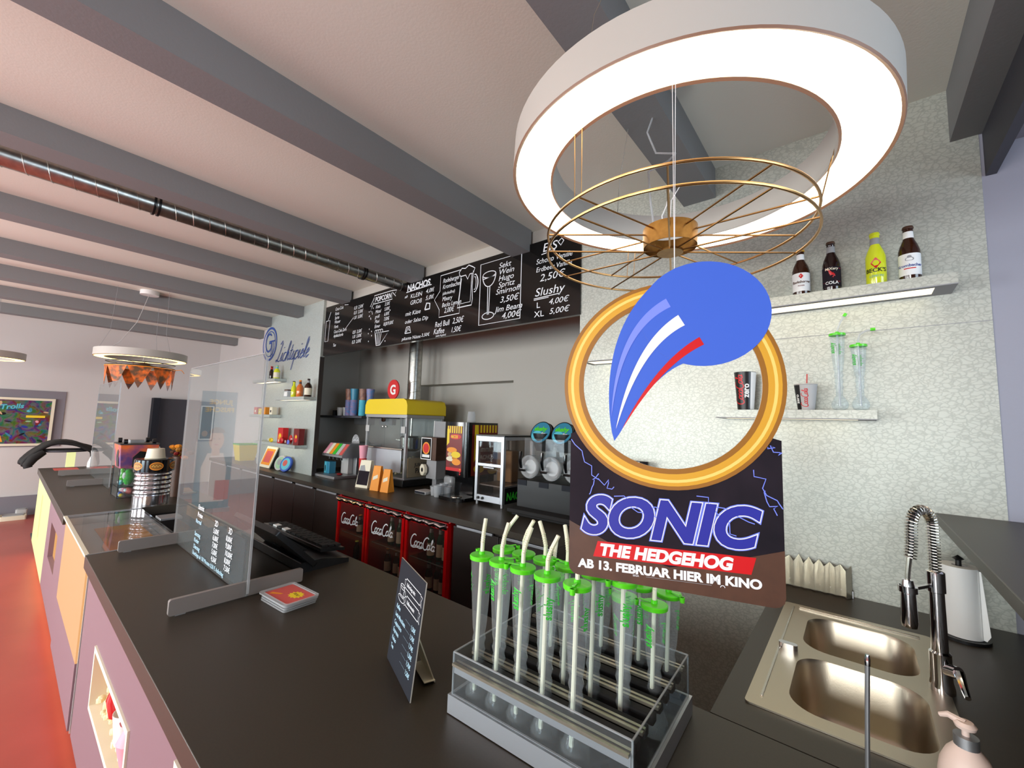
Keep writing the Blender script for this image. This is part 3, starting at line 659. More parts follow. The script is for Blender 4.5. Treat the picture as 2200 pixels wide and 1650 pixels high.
for r0, r1, k in ((GI, GI + .016, 'gold_b'), (GI + .016, GI + .034, 'gold_a'), (GI + .034, GI + .043, 'gold_c'), (GI + .043, GO - .012, 'gold_a'), (GO - .012, GO, 'gold_b')):
    m.plate([ell(gc[0], gc[1], r1, r1, 72), ell(gc[0], gc[1], r0, r0, 72)[::-1]], so, D, Zv, .0055, k, 'card_back')
m.build('gold_ring', t)
# plain comet: a smooth blue ball with a bending tail, no figure
def taper(ctrl, wid, n=28):
    """outline of a bending tapering ribbon through a quadratic curve"""
    A = []; B = []
    for i in range(n + 1):
        s_ = i / n; p = [(1 - s_) ** 2 * ctrl[0][k] + 2 * s_ * (1 - s_) * ctrl[1][k] + s_ * s_ * ctrl[2][k] for k in (0, 1)]
        d = Vector([2 * (1 - s_) * (ctrl[1][k] - ctrl[0][k]) + 2 * s_ * (ctrl[2][k] - ctrl[1][k]) for k in (0, 1)]).normalized(); w = wid * (1 - s_) ** .8
        A.append((p[0] - d.y * w, p[1] + d.x * w)); B.append((p[0] + d.y * w, p[1] - d.x * w))
    return A + B[::-1][1:]
m = MB(); m.plate(ell(.085, 2.02, .195, .172, 48), so + n_ * .0066, D, Zv, .0012, 'blue_plain', 'card_back')
m.plate(taper(((.06, 2.02), (-.14, 1.95), (-.19, 1.60)), .168), so + n_ * .0060, D, Zv, .0012, 'blue_plain', 'card_back'); m.build('comet_shape', t)
for k, (c, w) in enumerate(((((-.02, 2.06), (-.18, 1.98), (-.20, 1.68)), .016), (((.02, 2.0), (-.12, 1.92), (-.185, 1.64)), .02), (((.08, 1.93), (-.05, 1.86), (-.165, 1.64)), .014))):
    m = MB(); m.plate(taper(c, w), so + n_ * .0080, D, Zv, .0004, ('blue_glow', 'white', 'red')[k]); m.build('comet_streak', t)
random.seed(11)
m = MB()
def bolt(a, b, w, n=7):
    pts = [(a[0] + (b[0] - a[0]) * i / n + (random.uniform(-.012, .012) if 0 < i < n else 0), a[1] + (b[1] - a[1]) * i / n + (random.uniform(-.012, .012) if 0 < i < n else 0)) for i in range(n + 1)]
    m.strip(pts, w, so + n_ * .0045, D, Zv, 'blue_glow'); return pts
for a, b in (((-.333, 1.60), (-.24, 1.47)), ((-.24, 1.47), (-.19, 1.45)), ((-.24, 1.49), (-.27, 1.42)), ((-.19, 1.42), (-.05, 1.36)), ((.06, 1.44), (.22, 1.37)), ((.22, 1.53), (.295, 1.42)), ((.25, 1.47), (.28, 1.40)), ((.26, 1.60), (.297, 1.585)), ((.1, 1.42), (.17, 1.33)), ((-.12, 1.39), (.0, 1.38))): bolt(a, b, .0028)
m.build('lightning', t)
m = MB(); e = so + n_ * .0048; ZS = Vector((0, 0, 1)); sl = .26
def slant_letters(s, size, x, z, k, bold, sx, shear, lift): m.text(s, size, e + D * x + ZS * z, D, ZS, k, shear, bold, 'LEFT', sx, lift)
slant_letters('SONIC', .165, -.296, 1.300, 'blue_glow', .072, 1.03, .22, .0006); slant_letters('SONIC', .165, -.296, 1.300, 'white', .056, 1.03, .22, .0010); slant_letters('SONIC', .165, -.296, 1.300, 'blue_deep', .040, 1.03, .22, .0014); m.build('lettering', t)
m = MB(); m.plate([(-.255, 1.222), (.208, 1.222), (.222, 1.272), (-.241, 1.272)], e, D, ZS, .0008, 'red'); slant_letters('THE HEDGEHOG', .050, -.236, 1.2295, 'white', .05, 1.03, .18, .0012); m.build('title_band', t)
m = MB(); slant_letters('AB 13. FEBRUAR HIER IM KINO', .037, -.302, 1.184, 'white', .045, 1.07, 0, .0012); m.build('lettering', t)
m = MB(); slant_letters('SEGA', .008, -.13, 1.175, 'chalk', .01, 1, 0, .0012); m.strip([(-.09, 1.178), (.1, 1.178)], .0012, e, D, ZS, 'grey'); m.strip(ell(.13, 1.175, .006, .006, 10, 0, 180), .002, e, D, ZS, 'chalk'); m.build('small_print', t)
KS = .60; camp = Vector((0, 0, 1.65)); t.location = camp + (Vector(t.location) - camp) * KS; t.scale = (KS, KS, KS)      # real size: a 38 cm wide card hanging from the near edge of the ring
m = MB(); p = camp + (SP(.0, 2.17) - camp) * KS
for du in (-.004, .004): m.tube([p, (p.x + du, p.y + .005, 2.452)], .0007, 'white', 5)
m.build('string', t)
# ---------------------------------------------------------------- sneeze screens on feet
def screen(x0, x1, f0, f1, label, zt=1.90):
    t = thing('protective_screen', label, 'screen', ((x0 + x1) / 2, .65, ZT), 0, 'clear screens on the bar')
    m = MB(); m.plate(rrect(x0, ZT + .004, x1, zt, .02), (0, .654, 0), (1, 0, 0), (0, 0, 1), .006, 'clear_pane'); m.build('pane', t)
    m = MB()
    for xx in (x0, x1): m.box(xx - .0015, xx + .0015, .647, .655, ZT + .02, zt - .02, 'clear_frost')
    m.box(x0 + .02, x1 - .02, .647, .655, zt - .002, zt + .001, 'clear_frost'); m.build('polished_edge', t)
    for x in (f0, f1):
        m = MB(); m.plate(rrect(-.225, 0.004, .225, .058, .008), (x, .642, ZT), (0, 1, 0), (0, 0, 1), .016, 'grey_foot')
        for y in (-.19, .19): m.box(x, x + .014, .642 + y - .015, .642 + y + .015, ZT, ZT + .005, 'clear_frost')
        m.build('foot', t)
    return t
ts = screen(-2.90, -1.815, -2.845, -1.853, 'near clear protective screen with white price writing, on grey feet')
m = MB(); O = (0, .6465, 0)
def WW(s, x, z, size, k='chalk', sx=1., b=.012): m.text(s, size, (x, .6465, z), (1, 0, 0), (0, 0, 1), k, .15, b, 'LEFT', sx)
WW('Eintritt', -2.50, 1.185, .032, 'chalk'); WW('Preise', -2.50, 1.150, .032, 'chalk'); WW('2D', -2.24, 1.150, .036); WW('3D', -2.06, 1.150, .036)
for i, (s, a, b) in enumerate((('Normal', '5,00€', '8,00€'), ('Loge', '6,00€', '9,00€'), ('Samstag', '7,00€', '10,00€'), ('Kinder', '5,00€', '8,00€'), ('Dienstag', '4,50€', '7,50€'))):
    z = 1.118 - .030 * i
    if i not in (1,): WW(s, -2.52, z, .028, 'chalk_blue')
    WW(a, -2.25, z, .031); WW(b, -2.08, z, .031)
WW('Überlänge ab 130 Minuten 0,50 € Aufschlag', -2.53, .968, .025, 'chalk_blue', 1.02); m.build('lettering', ts)
t2 = screen(-6.50, -5.15, -6.49, -5.55, 'far clear protective screen behind the silver popcorn tin', 1.93)
t = thing('price_board', 'black price board standing behind the near clear screen', 'price board', (-2.24, .675, ZT))
m = MB(); m.box(-2.55, -1.93, .668, .676, ZT + .001, 1.145, 'slate'); m.build('panel', t, bevel=.001)
m = MB(); m.box(-2.5, -1.98, .677, .70, ZT, ZT + .02, 'black'); m.build('base', t)
# money tray
t = thing('money_tray', 'clear money tray with red and yellow printed sheet, beside grey screen foot', 'tray', (-1.69, .75, ZT), R(4))
for i in range(3):
    m = MB(); m.plate(rrect(-.092 + .003 * i, -.062, .092 + .003 * i, .062 + .002 * i, .012), (0, 0, .001 + .0085 * i), (1, 0, 0), (0, 1, 0), .006, 'clear_frost'); m.build('clear_sheet', t, world=False)
m = MB(); m.box(-.082, .090, -.052, .056, .0252, .0262, 'red_paper'); m.build('printed_sheet', t, world=False)
m = MB(); random.seed(3)
m.plate([(.03 + (.036 if i % 2 else .026) * cos(2 * pi * i / 24), .012 + (.028 if i % 2 else .021) * sin(2 * pi * i / 24)) for i in range(24)], (0, 0, .0264), (1, 0, 0), (0, 1, 0), 0, 'yellow_ink')
m.strip([(.01, .012), (.02, .02), (.024, .008), (.034, .018), (.04, .006), (.05, .016)], .003, (0, 0, .0258), (1, 0, 0), (0, 1, 0), 'card_brown'); m.plate([(-.06, -.045), (-.02, -.02), (-.02, -.01), (-.065, -.03)], (0, 0, .0264), (1, 0, 0), (0, 1, 0), 0, 'orange'); m.build('print', t, world=False)
m = MB(); m.plate([rrect(-.098, -.068, .100, .068, .014), rrect(-.084, -.054, .092, .058, .01)[::-1]], (0, 0, .0248), (1, 0, 0), (0, 1, 0), .005, 'clear_frost'); m.build('rim', t, world=False)
# till
t = thing('cash_register', 'black cash register with tilted screen turned to staff, behind near clear screen', 'cash register', (-2.12, 1.0, ZT))
m = MB(); m.plate([(.905, 0), (1.135, 0), (1.135, .02), (1.0, .045), (.905, .045)], (-2.68, 0, ZT), (0, 1, 0), (0, 0, 1), .74, 'black'); m.build('base', t, bevel=.004)
a = Vector((-2.42, .972, .985)); b = Vector((-2.42, .785, 1.165)); d = (b - a); n = Vector((1, 0, 0)).cross(d.normalized())
m = MB(); m.plate(rrect(0, 0, .505, d.length, .015), a, (1, 0, 0), d, .022, 'black'); m.build('screen', t, bevel=.003)
m = MB(); m.plate(rrect(.02, .02, .485, d.length - .02, .01), a + n * -.001, (1, 0, 0), d, -.001, 'black_gloss'); m.build('screen_glass', t)
m = MB(); m.bar((-2.17, 1.0, .975), (-2.17, .90, 1.05), .10, .05, 'black_matt'); m.build('screen_arm', t)
t = thing('keyboard', 'dark till keyboard with pale keys lying at the inner bar edge', 'keyboard', (-2.32, 1.08, ZT + .03), 0)
m = MB(); m.plate([(1.03, 1.0), (1.155, .985), (1.155, .999), (1.03, 1.018)], (-2.72, 0, 0), (0, 1, 0), (0, 0, 1), .70, 'black'); m.build('body', t, bevel=.002)
for i in range(11):
    for j in range(3):
        k = 'white' if (i in (1, 3) and j == 0) else ('black_matt')
        m = MB(); x = -2.69 + i * .06; y = 1.048 + .034 * j; z = 1.017 - .0045 * j; m.box(x, x + .05, y, y + .028, z - .004, z + .006, k); m.build('key', t)
# folding coffee menu card
t = thing('menu_card', 'standing black coffee menu card with white writing and beige backing, on the bar', 'menu card', (-.985, .74, ZT))
a = Vector((-1.092, .781, ZT + .001)); b = Vector((-.878, .702, ZT + .001)); u = (b - a).normalized(); Wd = (b - a).length; nn = u.cross(Vector((0, 0, 1)))
up = Vector((0, 0, 1)) * .985 - nn * .10; up.normalize(); H_ = .283
fn = u.cross(up); m = MB(); m.plate(rect(0, 0, Wd, H_), a - fn * .003, u, up, .003, 'slate', 'card_back'); m.build('card', t)
m = MB(); A = a + fn * .0005
def cw(s, x, z, size, k='chalk_blue', sx=.9): m.text(s, size, A + u * x + up * z, u, up, k, .12, .015, 'LEFT', sx, .0004)
for z, s, x in ((.228, 'Kaffee fängt nicht', .085), (.188, 'Kaffee erwacht', .105)):
    cw(s, x, z, .0135, 'chalk', .8); m.strip([(x - .008, z - .008), (.205, z - .008), (.205, z + .018), (x - .008, z + .018)], .0018, A, u, up, 'chalk', True, .0004); m.strip([(x - .008, z - .006), (x - .022, z - .012), (x - .016, z), (x - .022, z + .012), (x - .008, z + .014)], .0018, A, u, up, 'chalk', False, .0004); m.strip([(.205, z - .004), (.218, z - .01), (.212, z + .004), (.218, z + .014), (.205, z + .016)], .0018, A, u, up, 'chalk', False, .0004)
for e_ in (ell(.052, .215, .020, .007, 14), [(.032, .215), (.036, .187), (.068, .187), (.072, .215)], ell(.052, .183, .03, .009, 14), ell(.076, .202, .008, .009, 10)): m.strip(e_, .0016, A, u, up, 'chalk', True, .0004)
for i, (s, p) in enumerate((('Kaffee', '1,50€'), ('Latte Macchiato', '1,70€'), ('Cappuccino', '1,70€'), ('Espresso', '1,50€'), ('Kakao', '1,70€'), ('Tee', '1,20€'))):
    z = .150 - .0215 * i; cw(s, .022, z, .0165); cw(p, .165, z - .004, .0165)
    for k in range(8): m.box(0, 0, 0, 0, 0, 0, 'chalk') if False else m.strip([(.115 + .006 * k, z + .001), (.117 + .006 * k, z + .001)], .001, A, u, up, 'chalk_blue', False, .0004)
m.build('lettering', t)
hinge = a + u * (Wd * .5) + up * .16 - fn * .004; ft = Vector((-.945, .815, ZT)); 
m = MB(); m.plate([(-.055, 0), (.055, 0), (.05, -.008), (.048, .165), (-.03, .165)], Vector((ft.x, ft.y, ZT + .008)), u, (hinge - ft), .003, 'cream'); m.plate([(-.05, 0), (.055, 0), (.055, -.03), (-.05, -.03)], Vector((ft.x, ft.y, ZT + .0075)) , u, (-nn), .002, 'cream') ; m.build('back_support', t)

# ---------------------------------------------------------------- slush cup rack
RX0, RX1, RY0, RY1 = -.785, -.333, .752, 1.128
t = thing('cup_rack', 'clear rack on grey base with foam bars, holding slush cups', 'rack', (-.56, .94, ZT), R(2.2))
def rackbox(mb, *a): return mb
m = MB(); m.plate([rect(-.232, -.190, .232, .190), rect(-.224, -.182, .224, .182)[::-1]], (0, 0, .002), (1, 0, 0), (0, 1, 0), .042, 'alu'); m.box(-.224, .224, -.182, .182, .004, .014, 'black_gloss'); m.build('base', t, world=False)
m = MB(); zb, zt = .044, .140
for q in ((-.226, -.222, -.184, .184), (.222, .226, -.184, .184)): m.box(q[0], q[1], q[2], q[3], zb - .03, zt, 'clear_rack')
for q in ((-.184, -.180), (.180, .184)): m.box(-.226, .226, q[0], q[1], zb - .03, zt, 'clear_rack')
m.build('clear_walls', t, world=False)
m = MB()
for z in (.044, zt):
    for (p, q) in (((-.224, -.182), (.224, -.182)), ((.224, -.182), (.224, .182)), ((.224, .182), (-.224, .182)), ((-.224, .182), (-.224, -.182))): m.bar((p[0], p[1], z), (q[0], q[1], z), .0035, .0025, 'clear_frost')
for x in (-.224, .224):
    for y in (-.182, .182): m.bar((x, y, .04), (x, y, zt), .0035, .0035, 'clear_frost', (1, 0, 0))
m.build('clear_edges', t, world=False)
rowsY = [-.182, -.112, -.020, .068, .158]
for i, y in enumerate(rowsY):
    m = MB(); m.box(-.220, .220, y - .010, y + .010, .113, .119, 'steel_brushed'); m.bar((-.22, y, .1195), (.22, y, .1195), .002, .002, 'black')
    if i == 0: m.box(-.221, .221, y - .001, y + .003, .093, .119, 'alu')
    m.build('metal_bar', t, world=False)
    for s_ in ((1,) if i == 0 else (-1,) if i == 4 else (-1, 1)):
        m = MB(); m.box(-.218, .218, y + s_ * .011, y + s_ * .034, .092, .113, 'black_matt')
        m.build('foam_strip', t, world=False, bevel=.004)
m = MB(); m.lathe([(0, 0), (.009, 0), (.010, .004), (.010, .014), (0, .016)], (.232, -.135, .025), 'blue', 16, (1, 0, 0)); m.build('power_button', t, world=False)
m = MB(); m.lathe([(0, 0), (.006, 0), (.007, .012), (0, .012)], (.232, -.165, .02), 'steel', 12, (1, 0, 0)); m.build('socket', t, world=False)
m = MB(); m.tube([(.15, -.16, .02), (.19, -.14, .05), (.21, -.16, .09), (.16, -.175, .07), (.12, -.165, .03)], .003, 'black_gloss', 6); m.build('cable', t, world=False)

def slush_cup(label, scale_h=1.0, straw=0, turn=0.):
    """tall yard cup standing at the origin; height of the lid = .352 * scale_h"""
    t = thing('slush_cup', label, 'cup', (0, 0, 0), 0, 'clear slush cups with green lids in the rack')
    H = .352 * scale_h
    prof = [(0, .001), (.016, .001), (.026, .006), (.030, .02), (.029, .034), (.021, .050), (.0125, .064), (.0122, .088), (.0160, .100), (.0128, .113), (.0165, .126), (.0132, .139), (.0168, .152), (.0140, .165), (.0172, .178 * min(1, scale_h + .1))]
    if scale_h < .9: prof = prof[:13]
    prof += [(.0195, H * .60), (.0235, H * .78), (.0275, H - .004)]
    m = MB(); m.lathe(prof, (0, 0, 0), 'clear_cup', 22); m.build('cup', t, world=False)
    m = MB(); m.lathe([(.0268, H - .010), (.0300, H - .010), (.0305, H - .002), (.0290, H), (.0075, H + .001), (.0072, H + .008), (.0055, H + .008), (.0055, H - .002)], (0, 0, 0), 'green_lid', 28)
    m.build('lid', t, world=False)
    a = turn; c_ = (.040 * cos(a), .040 * sin(a))
    m = MB(); m.bar((.008 * cos(a), .008 * sin(a), H + .003), (.034 * cos(a), .034 * sin(a), H + .005), .006, .0015, 'green_lid'); m.lathe([(.0045, -.006), (.0055, -.006), (.0062, .006), (.005, .006)], (c_[0], c_[1], H - .004), 'green_lid', 12); m.build('straw_cap', t, world=False)
    k = straw; b = Vector((cos(k), sin(k), 0))
    p = [Vector((-.006, -.004, .03)), Vector((0, 0, H)), Vector((.001, 0, H + .030))]; bend = .012 + .010 * ((k * 7) % 1)
    p += [p[-1] + b * bend * .2 + Vector((0, 0, .010)), p[-1] + b * bend * .6 + Vector((0, 0, .026)), p[-1] + b * bend * 1.6 + Vector((0, 0, .054))]
    m = MB(); m.tube(p, .0050, 'straw', 8)
    for i in range(6):
        q = p[2] + (p[4] - p[2]) * i / 5; m.lathe([(.0050, -.001), (.0060, 0), (.0050, .001)], q, 'straw', 10, (p[4] - p[2]))
    m.build('straw', t, world=False)
    m = MB()
    for s_, aa in ((1, turn + 1.4), (-1, turn + 3.9)):
        vs, fs = text_mesh('slushy', .15, .03, 'LEFT'); out = []
        sz = .0265
        for v in vs:
            h = H - .090 + v[0] * sz * .74; rr = .0235 + .004 * (h - H * .78) / (H * .22) + .0007; an = aa - v[1] * sz / rr
            out.append((rr * cos(an), rr * sin(an), h))
        m.add(out, fs, 'green_ink')
    m.build('lettering', t, world=False)
    return t
spots = [  # x, y, tall?, turn, straw, label
    (-.743, .800, 1, 2.6, 2.0, 'slush cup at the far left end of the front row in the rack'),
    (-.679, .802, 1, .8, 1.6, 'second slush cup from the left in the front row of the rack'),
    (-.614, .803, 1, 3.6, 1.5, 'third slush cup from the left, middle of the front row'),
    (-.545, .803, 1, 1.9, .6, 'fourth slush cup from the left in the front row'),
    (-.468, .803, 1, 5.0, 1.7, 'nearest slush cup, right end of the front row'),
    (-.742, .884, 1, 1.0, .7, 'slush cup at the left end of the second row in the rack'),
    (-.676, .886, 1, 5.2, .2, 'slush cup second in the second row, with strongly bent straw'),
    (-.610, .888, 1, 2.0, 2.8, 'third slush cup in the second row of the rack'),
    (-.545, .888, 1, 3.0, 2.4, 'fourth slush cup in the second row, left of the hanging display'),
    (-.476, .892, 1, 2.2, 1.2, 'fifth slush cup in the second row, below the hanging display edge'),
    (-.405, .893, 1, 4.2, 1.2, 'right end slush cup of the second row, below the display'),
    (-.645, .980, 0, .6, 1.9, 'short slush cup at the left of the third row'),
    (-.445, .985, 0, 2.9, 1.0, 'short slush cup hidden behind the right end tall cup'),
    (-.374, .990, 0, 3.4, 1.4, 'short slush cup at the right end of the third row'),
    (-.545, 1.073, 0, .4, 1.0, 'short slush cup in the back row behind tall cups'),
    (-.443, 1.078, 0, 3.9, 2.0, 'short slush cup in the back row, second from right'),
    (-.372, 1.080, 0, 5.9, 1.1, 'short slush cup in the back right corner of the rack')]
for x, y, tall, turn, st, lb in spots:
    c = slush_cup(lb, 1.0 if tall else .80, st, turn); c.location = (x, y, ZT + .0145)

# ---------------------------------------------------------------- sink
SX0, SX1, SY0, SY1 = -.250, .172, 1.283, 2.108
t = thing('sink', 'double stainless steel sink set into the black side counter', 'sink', ((SX0 + SX1) / 2, 1.69, ZT))
b1 = (-.165, 1.335, .120, 1.660); b2 = (-.165, 1.715, .120, 2.020)
m = MB(); m.plate([rrect(SX0, SY0, SX1, SY1, .012), rrect(*b1, .075, 8)[::-1], rrect(*b2, .075, 8)[::-1]], (0, 0, ZT + .0005), (1, 0, 0), (0, 1, 0), .004, 'steel_brushed')
m.build('rim', t, bevel=.0015)
def basin(b, depth):
    mb = MB(); N = 4 * 9; rings = []
    for (ins, z, rr) in ((0, ZT + .004, .075), (.004, ZT - .006, .075), (.010, ZT - depth + .03, .070), (.022, ZT - depth + .006, .06), (.045, ZT - depth, .05)):
        rings.append([(x, y, z) for x, y in rrect(b[0] + ins, b[1] + ins, b[2] - ins, b[3] - ins, rr, 8)])
    vs = [p for r in rings for p in r]; fs = []
    for k in range(len(rings) - 1):
        for i in range(N): j = (i + 1) % N; fs.append((k * N + j, k * N + i, (k + 1) * N + i, (k + 1) * N + j))
    fs.append(tuple((len(rings) - 1) * N + i for i in range(N)))
    mb.add(vs, fs, 'steel_brushed'); return mb
for b in (b1, b2):
    o = basin(b, .17).build('basin', t, ang=60)
    cx, cy = (b[0] + b[2]) / 2, (b[1] + b[3]) / 2
    g = MB(); g.lathe([(.045, .0), (.045, .004), (.036, .002), (.0, .001)], (cx, cy, ZT - .1695), 'steel', 24); g.build('drain', o)
m = MB()
for (p, q) in (((SX0 + .032, SY0 + .05), (SX0 + .032, SY1 - .04)), ((SX0 + .05, SY1 - .030), (SX1 - .03, SY1 - .030)), ((SX0 + .05, SY1 - .05), (SX1 - .03, SY1 - .05))): m.bar((p[0], p[1], ZT + .0055), (q[0], q[1], ZT + .0055), .006, .003, 'steel')
m.build('drip_ridge', t, bevel=.001)
m = MB(); m.plate(rrect(-.026, -.012, .026, .012, .012, 6), (-.195, 1.672, ZT + .0046), (1, 0, 0), (0, 1, 0), .016, 'chrome'); m.build('waste_knob', t, bevel=.003)
# spring tap
t = thing('kitchen_tap', 'tall chrome spring tap with hanging spray head beside the sink', 'tap', (.158, 1.70, ZT))
fx, fy = .156, 1.70
m = MB(); m.lathe([(0, 0), (.027, 0), (.027, .012), (.023, .03), (.023, .10), (.018, .105), (.0165, .26), (.020, .262), (.020, .315), (.012, .32), (0, .32)], (fx, fy, ZT + .0045), 'chrome', 28); m.build('column', t)
arch = [(fx, fy, ZT + .31)]
for i in range(15): a = pi * i / 14; arch.append((fx - .024 + .024 * cos(a), fy - .06 * (1 - cos(a)) / 2, ZT + .445 + .045 * sin(a)))
arch += [(fx - .050, fy - .062, ZT + .40), (fx - .054, fy - .065, ZT + .36)]
m = MB(); m.tube(arch, .0065, 'black', 8); m.build('hose_core', t)
m = MB(); m.tube([(fx - .054, fy - .065, ZT + .37), (fx - .060, fy - .066, ZT + .32), (fx - .062, fy - .066, ZT + .29)], .006, 'steel', 8); m.build('hose', t)
P = [Vector(p) for p in arch]; L = [0]
for a, b in zip(P, P[1:]): L.append(L[-1] + (b - a).length)
def along(s):
    for i in range(len(P) - 1):
        if s <= L[i + 1]: f = (s - L[i]) / (L[i + 1] - L[i]); return P[i].lerp(P[i + 1], f), (P[i + 1] - P[i]).normalized()
    return P[-1], (P[-1] - P[-2]).normalized()
m = MB(); co = []; turns = 44; n_s = turns * 10
for i in range(n_s + 1):
    p, d = along(L[-1] * i / n_s); w = Vector((0, 1, 0)); u2 = d.cross(w).normalized(); w = u2.cross(d); a = 2 * pi * i / 10; co.append(p + u2 * cos(a) * .0125 + w * sin(a) * .0125)
m.tube(co, .0022, 'steel', 5); m.build('spring', t)
m = MB(); sh = (fx - .062, fy - .066); m.lathe([(0, 0), (.0165, 0), (.0185, .01), (.0165, .085), (.0165, .10), (.012, .125), (0, .126)], (sh[0], sh[1], ZT + .175), 'chrome', 24); m.build('spray_head', t)
m = MB(); m.bar((fx, fy, ZT + .285), (fx - .050, fy - .052, ZT + .275), .008, .008, 'chrome'); m.lathe([(.018, -.008), (.021, -.008), (.021, .008), (.018, .008)], (sh[0], sh[1], ZT + .275), 'chrome', 20); m.build('hose_holder', t)
m = MB(); m.cyl((fx, fy, ZT + .065), (fx + .03, fy - .035, ZT + .075), .016, 'chrome', 18); m.tube([(fx + .03, fy - .035, ZT + .075), (fx + .034, fy - .07, ZT + .055), (fx + .036, fy - .10, ZT + .045)], [.012, .008, .006], 'chrome', 10); m.build('lever', t)
# soap bottle
t = thing('soap_bottle', 'pale pear shaped soap bottle with silver collar and green label', 'soap bottle', (.145, 1.262, ZT))
sx_, sy_ = .145, 1.262
m = MB(); m.lathe([(0, 0), (.038, 0), (.043, .006), (.044, .03), (.040, .055), (.030, .078), (.0175, .094), (0, .095)], (sx_, sy_, ZT + .0005), 'soap_pink', 28); m.build('body', t)
m = MB(); m.lathe([(.0165, 0), (.0185, 0), (.0185, .020), (0, .020)], (sx_, sy_, ZT + .093), 'steel_matt', 24); m.build('collar', t)
m = MB(); m.cyl((sx_, sy_, ZT + .113), (sx_, sy_, ZT + .128), .006, 'soap_pink', 12); m.lathe([(0, 0), (.015, 0), (.017, .006), (.012, .012), (0, .013)], (sx_, sy_, ZT + .127), 'soap_pink', 18); m.tube([(sx_, sy_, ZT + .134), (sx_ - .022, sy_ + .01, ZT + .138), (sx_ - .034, sy_ + .016, ZT + .130)], [.008, .006, .004], 'soap_pink', 8); m.build('pump', t)
m = MB(); m.lathe([(.0437, .014), (.0449, .030), (.0408, .056)], (sx_, sy_, ZT), 'soap_green', 20, (0, 0, 1), R(228), R(300)); m.build('label_patch', t)
# slender steel rod
t = thing('bar_rod', 'slender upright steel rod with rounded eye, standing in front of sink', 'rod', (-.008, 1.16, ZT))
m = MB(); m.tube([(-.008, 1.16, ZT + .004), (-.004, 1.155, 1.08), (.0, 1.15, 1.185)], .0042, 'steel_matt', 10); m.build('shaft', t)
m = MB(); m.tube([(.0, 1.15, 1.185), (.0, 1.15, 1.196), (.0005, 1.15, 1.206)], [.0045, .0052, .0035], 'chrome', 10); m.build('tip', t)
m = MB(); m.lathe([(0, 0), (.03, 0), (.03, .004), (.006, .007), (0, .007)], (-.008, 1.16, ZT + .0003), 'steel_matt', 20); m.build('base', t)
# kitchen roll
t = thing('paper_roll', 'white paper roll on black holder by the silver wall, under the ledge', 'paper roll', (.262, 2.20, ZT))
m = MB(); m.lathe([(.018, .012), (.052, .012), (.052, .245), (.018, .245), (.018, .012)], (.262, 2.20, ZT), 'white', 32); m.plate([(0, 0), (.006, 0), (.022, -.205), (.01, -.225), (0, -.225)], (.262 + .045, 2.172, ZT + .24), (.7, -.7, 0), (0, 0, 1), .001, 'white'); m.build('roll', t)
m = MB(); m.lathe([(0, 0), (.068, 0), (.068, .010), (.008, .012), (.008, .262), (.016, .268), (0, .28)], (.262, 2.20, ZT + .0003), 'black', 28); m.build('holder', t)
# pleated steel tray stand against the wall
t = thing('pleated_stand', 'pleated shiny metal stand leaning on the silver wall behind the sink', 'metal stand', (-.17, 2.34, ZT))
m = MB(); pts = []; random.seed(8)
for i in range(17): pts.append((-.335 + i * .0185, 2.355 - (.035 if i % 2 else 0), random.uniform(-.006, .008)))
vs = [(x, y, ZT + .002) for x, y, _ in pts] + [(x, y + .012 - (0 if i % 2 else .0), ZT + .135 + d - .018 * (i % 2)) for i, (x, y, d) in enumerate(pts)]
n = len(pts); m.add(vs, [(i, i + 1, i + 1 + n, i + n) for i in range(n - 1)], 'steel'); o = m.build('pleated_sheet', t, smooth=False)
md = o.modifiers.new('thick', 'SOLIDIFY'); md.thickness = .0015
m = MB(); m.box(-.335, -.035, 2.357, 2.362, ZT + .001, ZT + .03, 'steel_matt'); m.build('base_strip', t)
# ---------------------------------------------------------------- back bar counter
FY = 2.17                         # cabinet fronts
t = thing('back_worktop', 'long black worktop of the back bar under the chalkboard', 'worktop', (-4.3, 2.7, .91))
m = MB(); m.plate([(-8.0, 2.145), (-1.41, 2.145), (-1.41, 3.295), (-5.68, 3.295), (-5.68, YW + .055), (-4.98, YW + .055), (-4.98, YW - .004), (-6.78, YW - .004), (-6.78, 2.69), (-8.0, 2.69)], (0, 0, .91), (1, 0, 0), (0, 1, 0), .04, 'worktop'); m.build('slab', t, bevel=.002)
doors = [(-8.0, -7.25, 'far left back cabinet seen through the clear screen'), (-7.25, -6.62, 'dark handleless back cabinet seen through the screen edge'), (-6.62, -6.02, 'dark back cabinet under the orange picture'), (-6.02, -5.53, 'dark back cabinet under the two round discs'), (-5.53, -4.96, 'dark back cabinet right of the two round discs'), (-4.96, -4.46, 'dark back cabinet below the soda dispenser'), (-4.46, -3.96, 'dark back cabinet next to the red fridges, on their left'),
         (-2.315, -1.87, 'dark back cabinet right of the red fridges, below the nacho warmer'), (-1.87, -1.41, 'dark back cabinet behind the slush cup straws')]
for x0, x1, lb in doors:
    t = thing('base_cabinet', lb, 'cabinet', ((x0 + x1) / 2, FY + .3, 0), 0, 'dark back bar cabinets')
    m = MB(); m.box(x0 + .002, x1 - .002, FY + .022, 2.36, .08, .908, 'carcass_dark'); m.box(x0 + .002, x1 - .002, FY + .06, 2.34, 0, .08, 'black'); m.build('body', t)
    m = MB(); m.box(x0 + .004, x1 - .004, FY, FY + .02, .09, .885, 'carcass_dark'); d = m.build('door', t, bevel=.002)
    m = MB(); m.box(x0 + .05, x1 - .05, FY - .012, FY + .004, .882, .900, 'alu'); m.build('handle', d, bevel=.002)

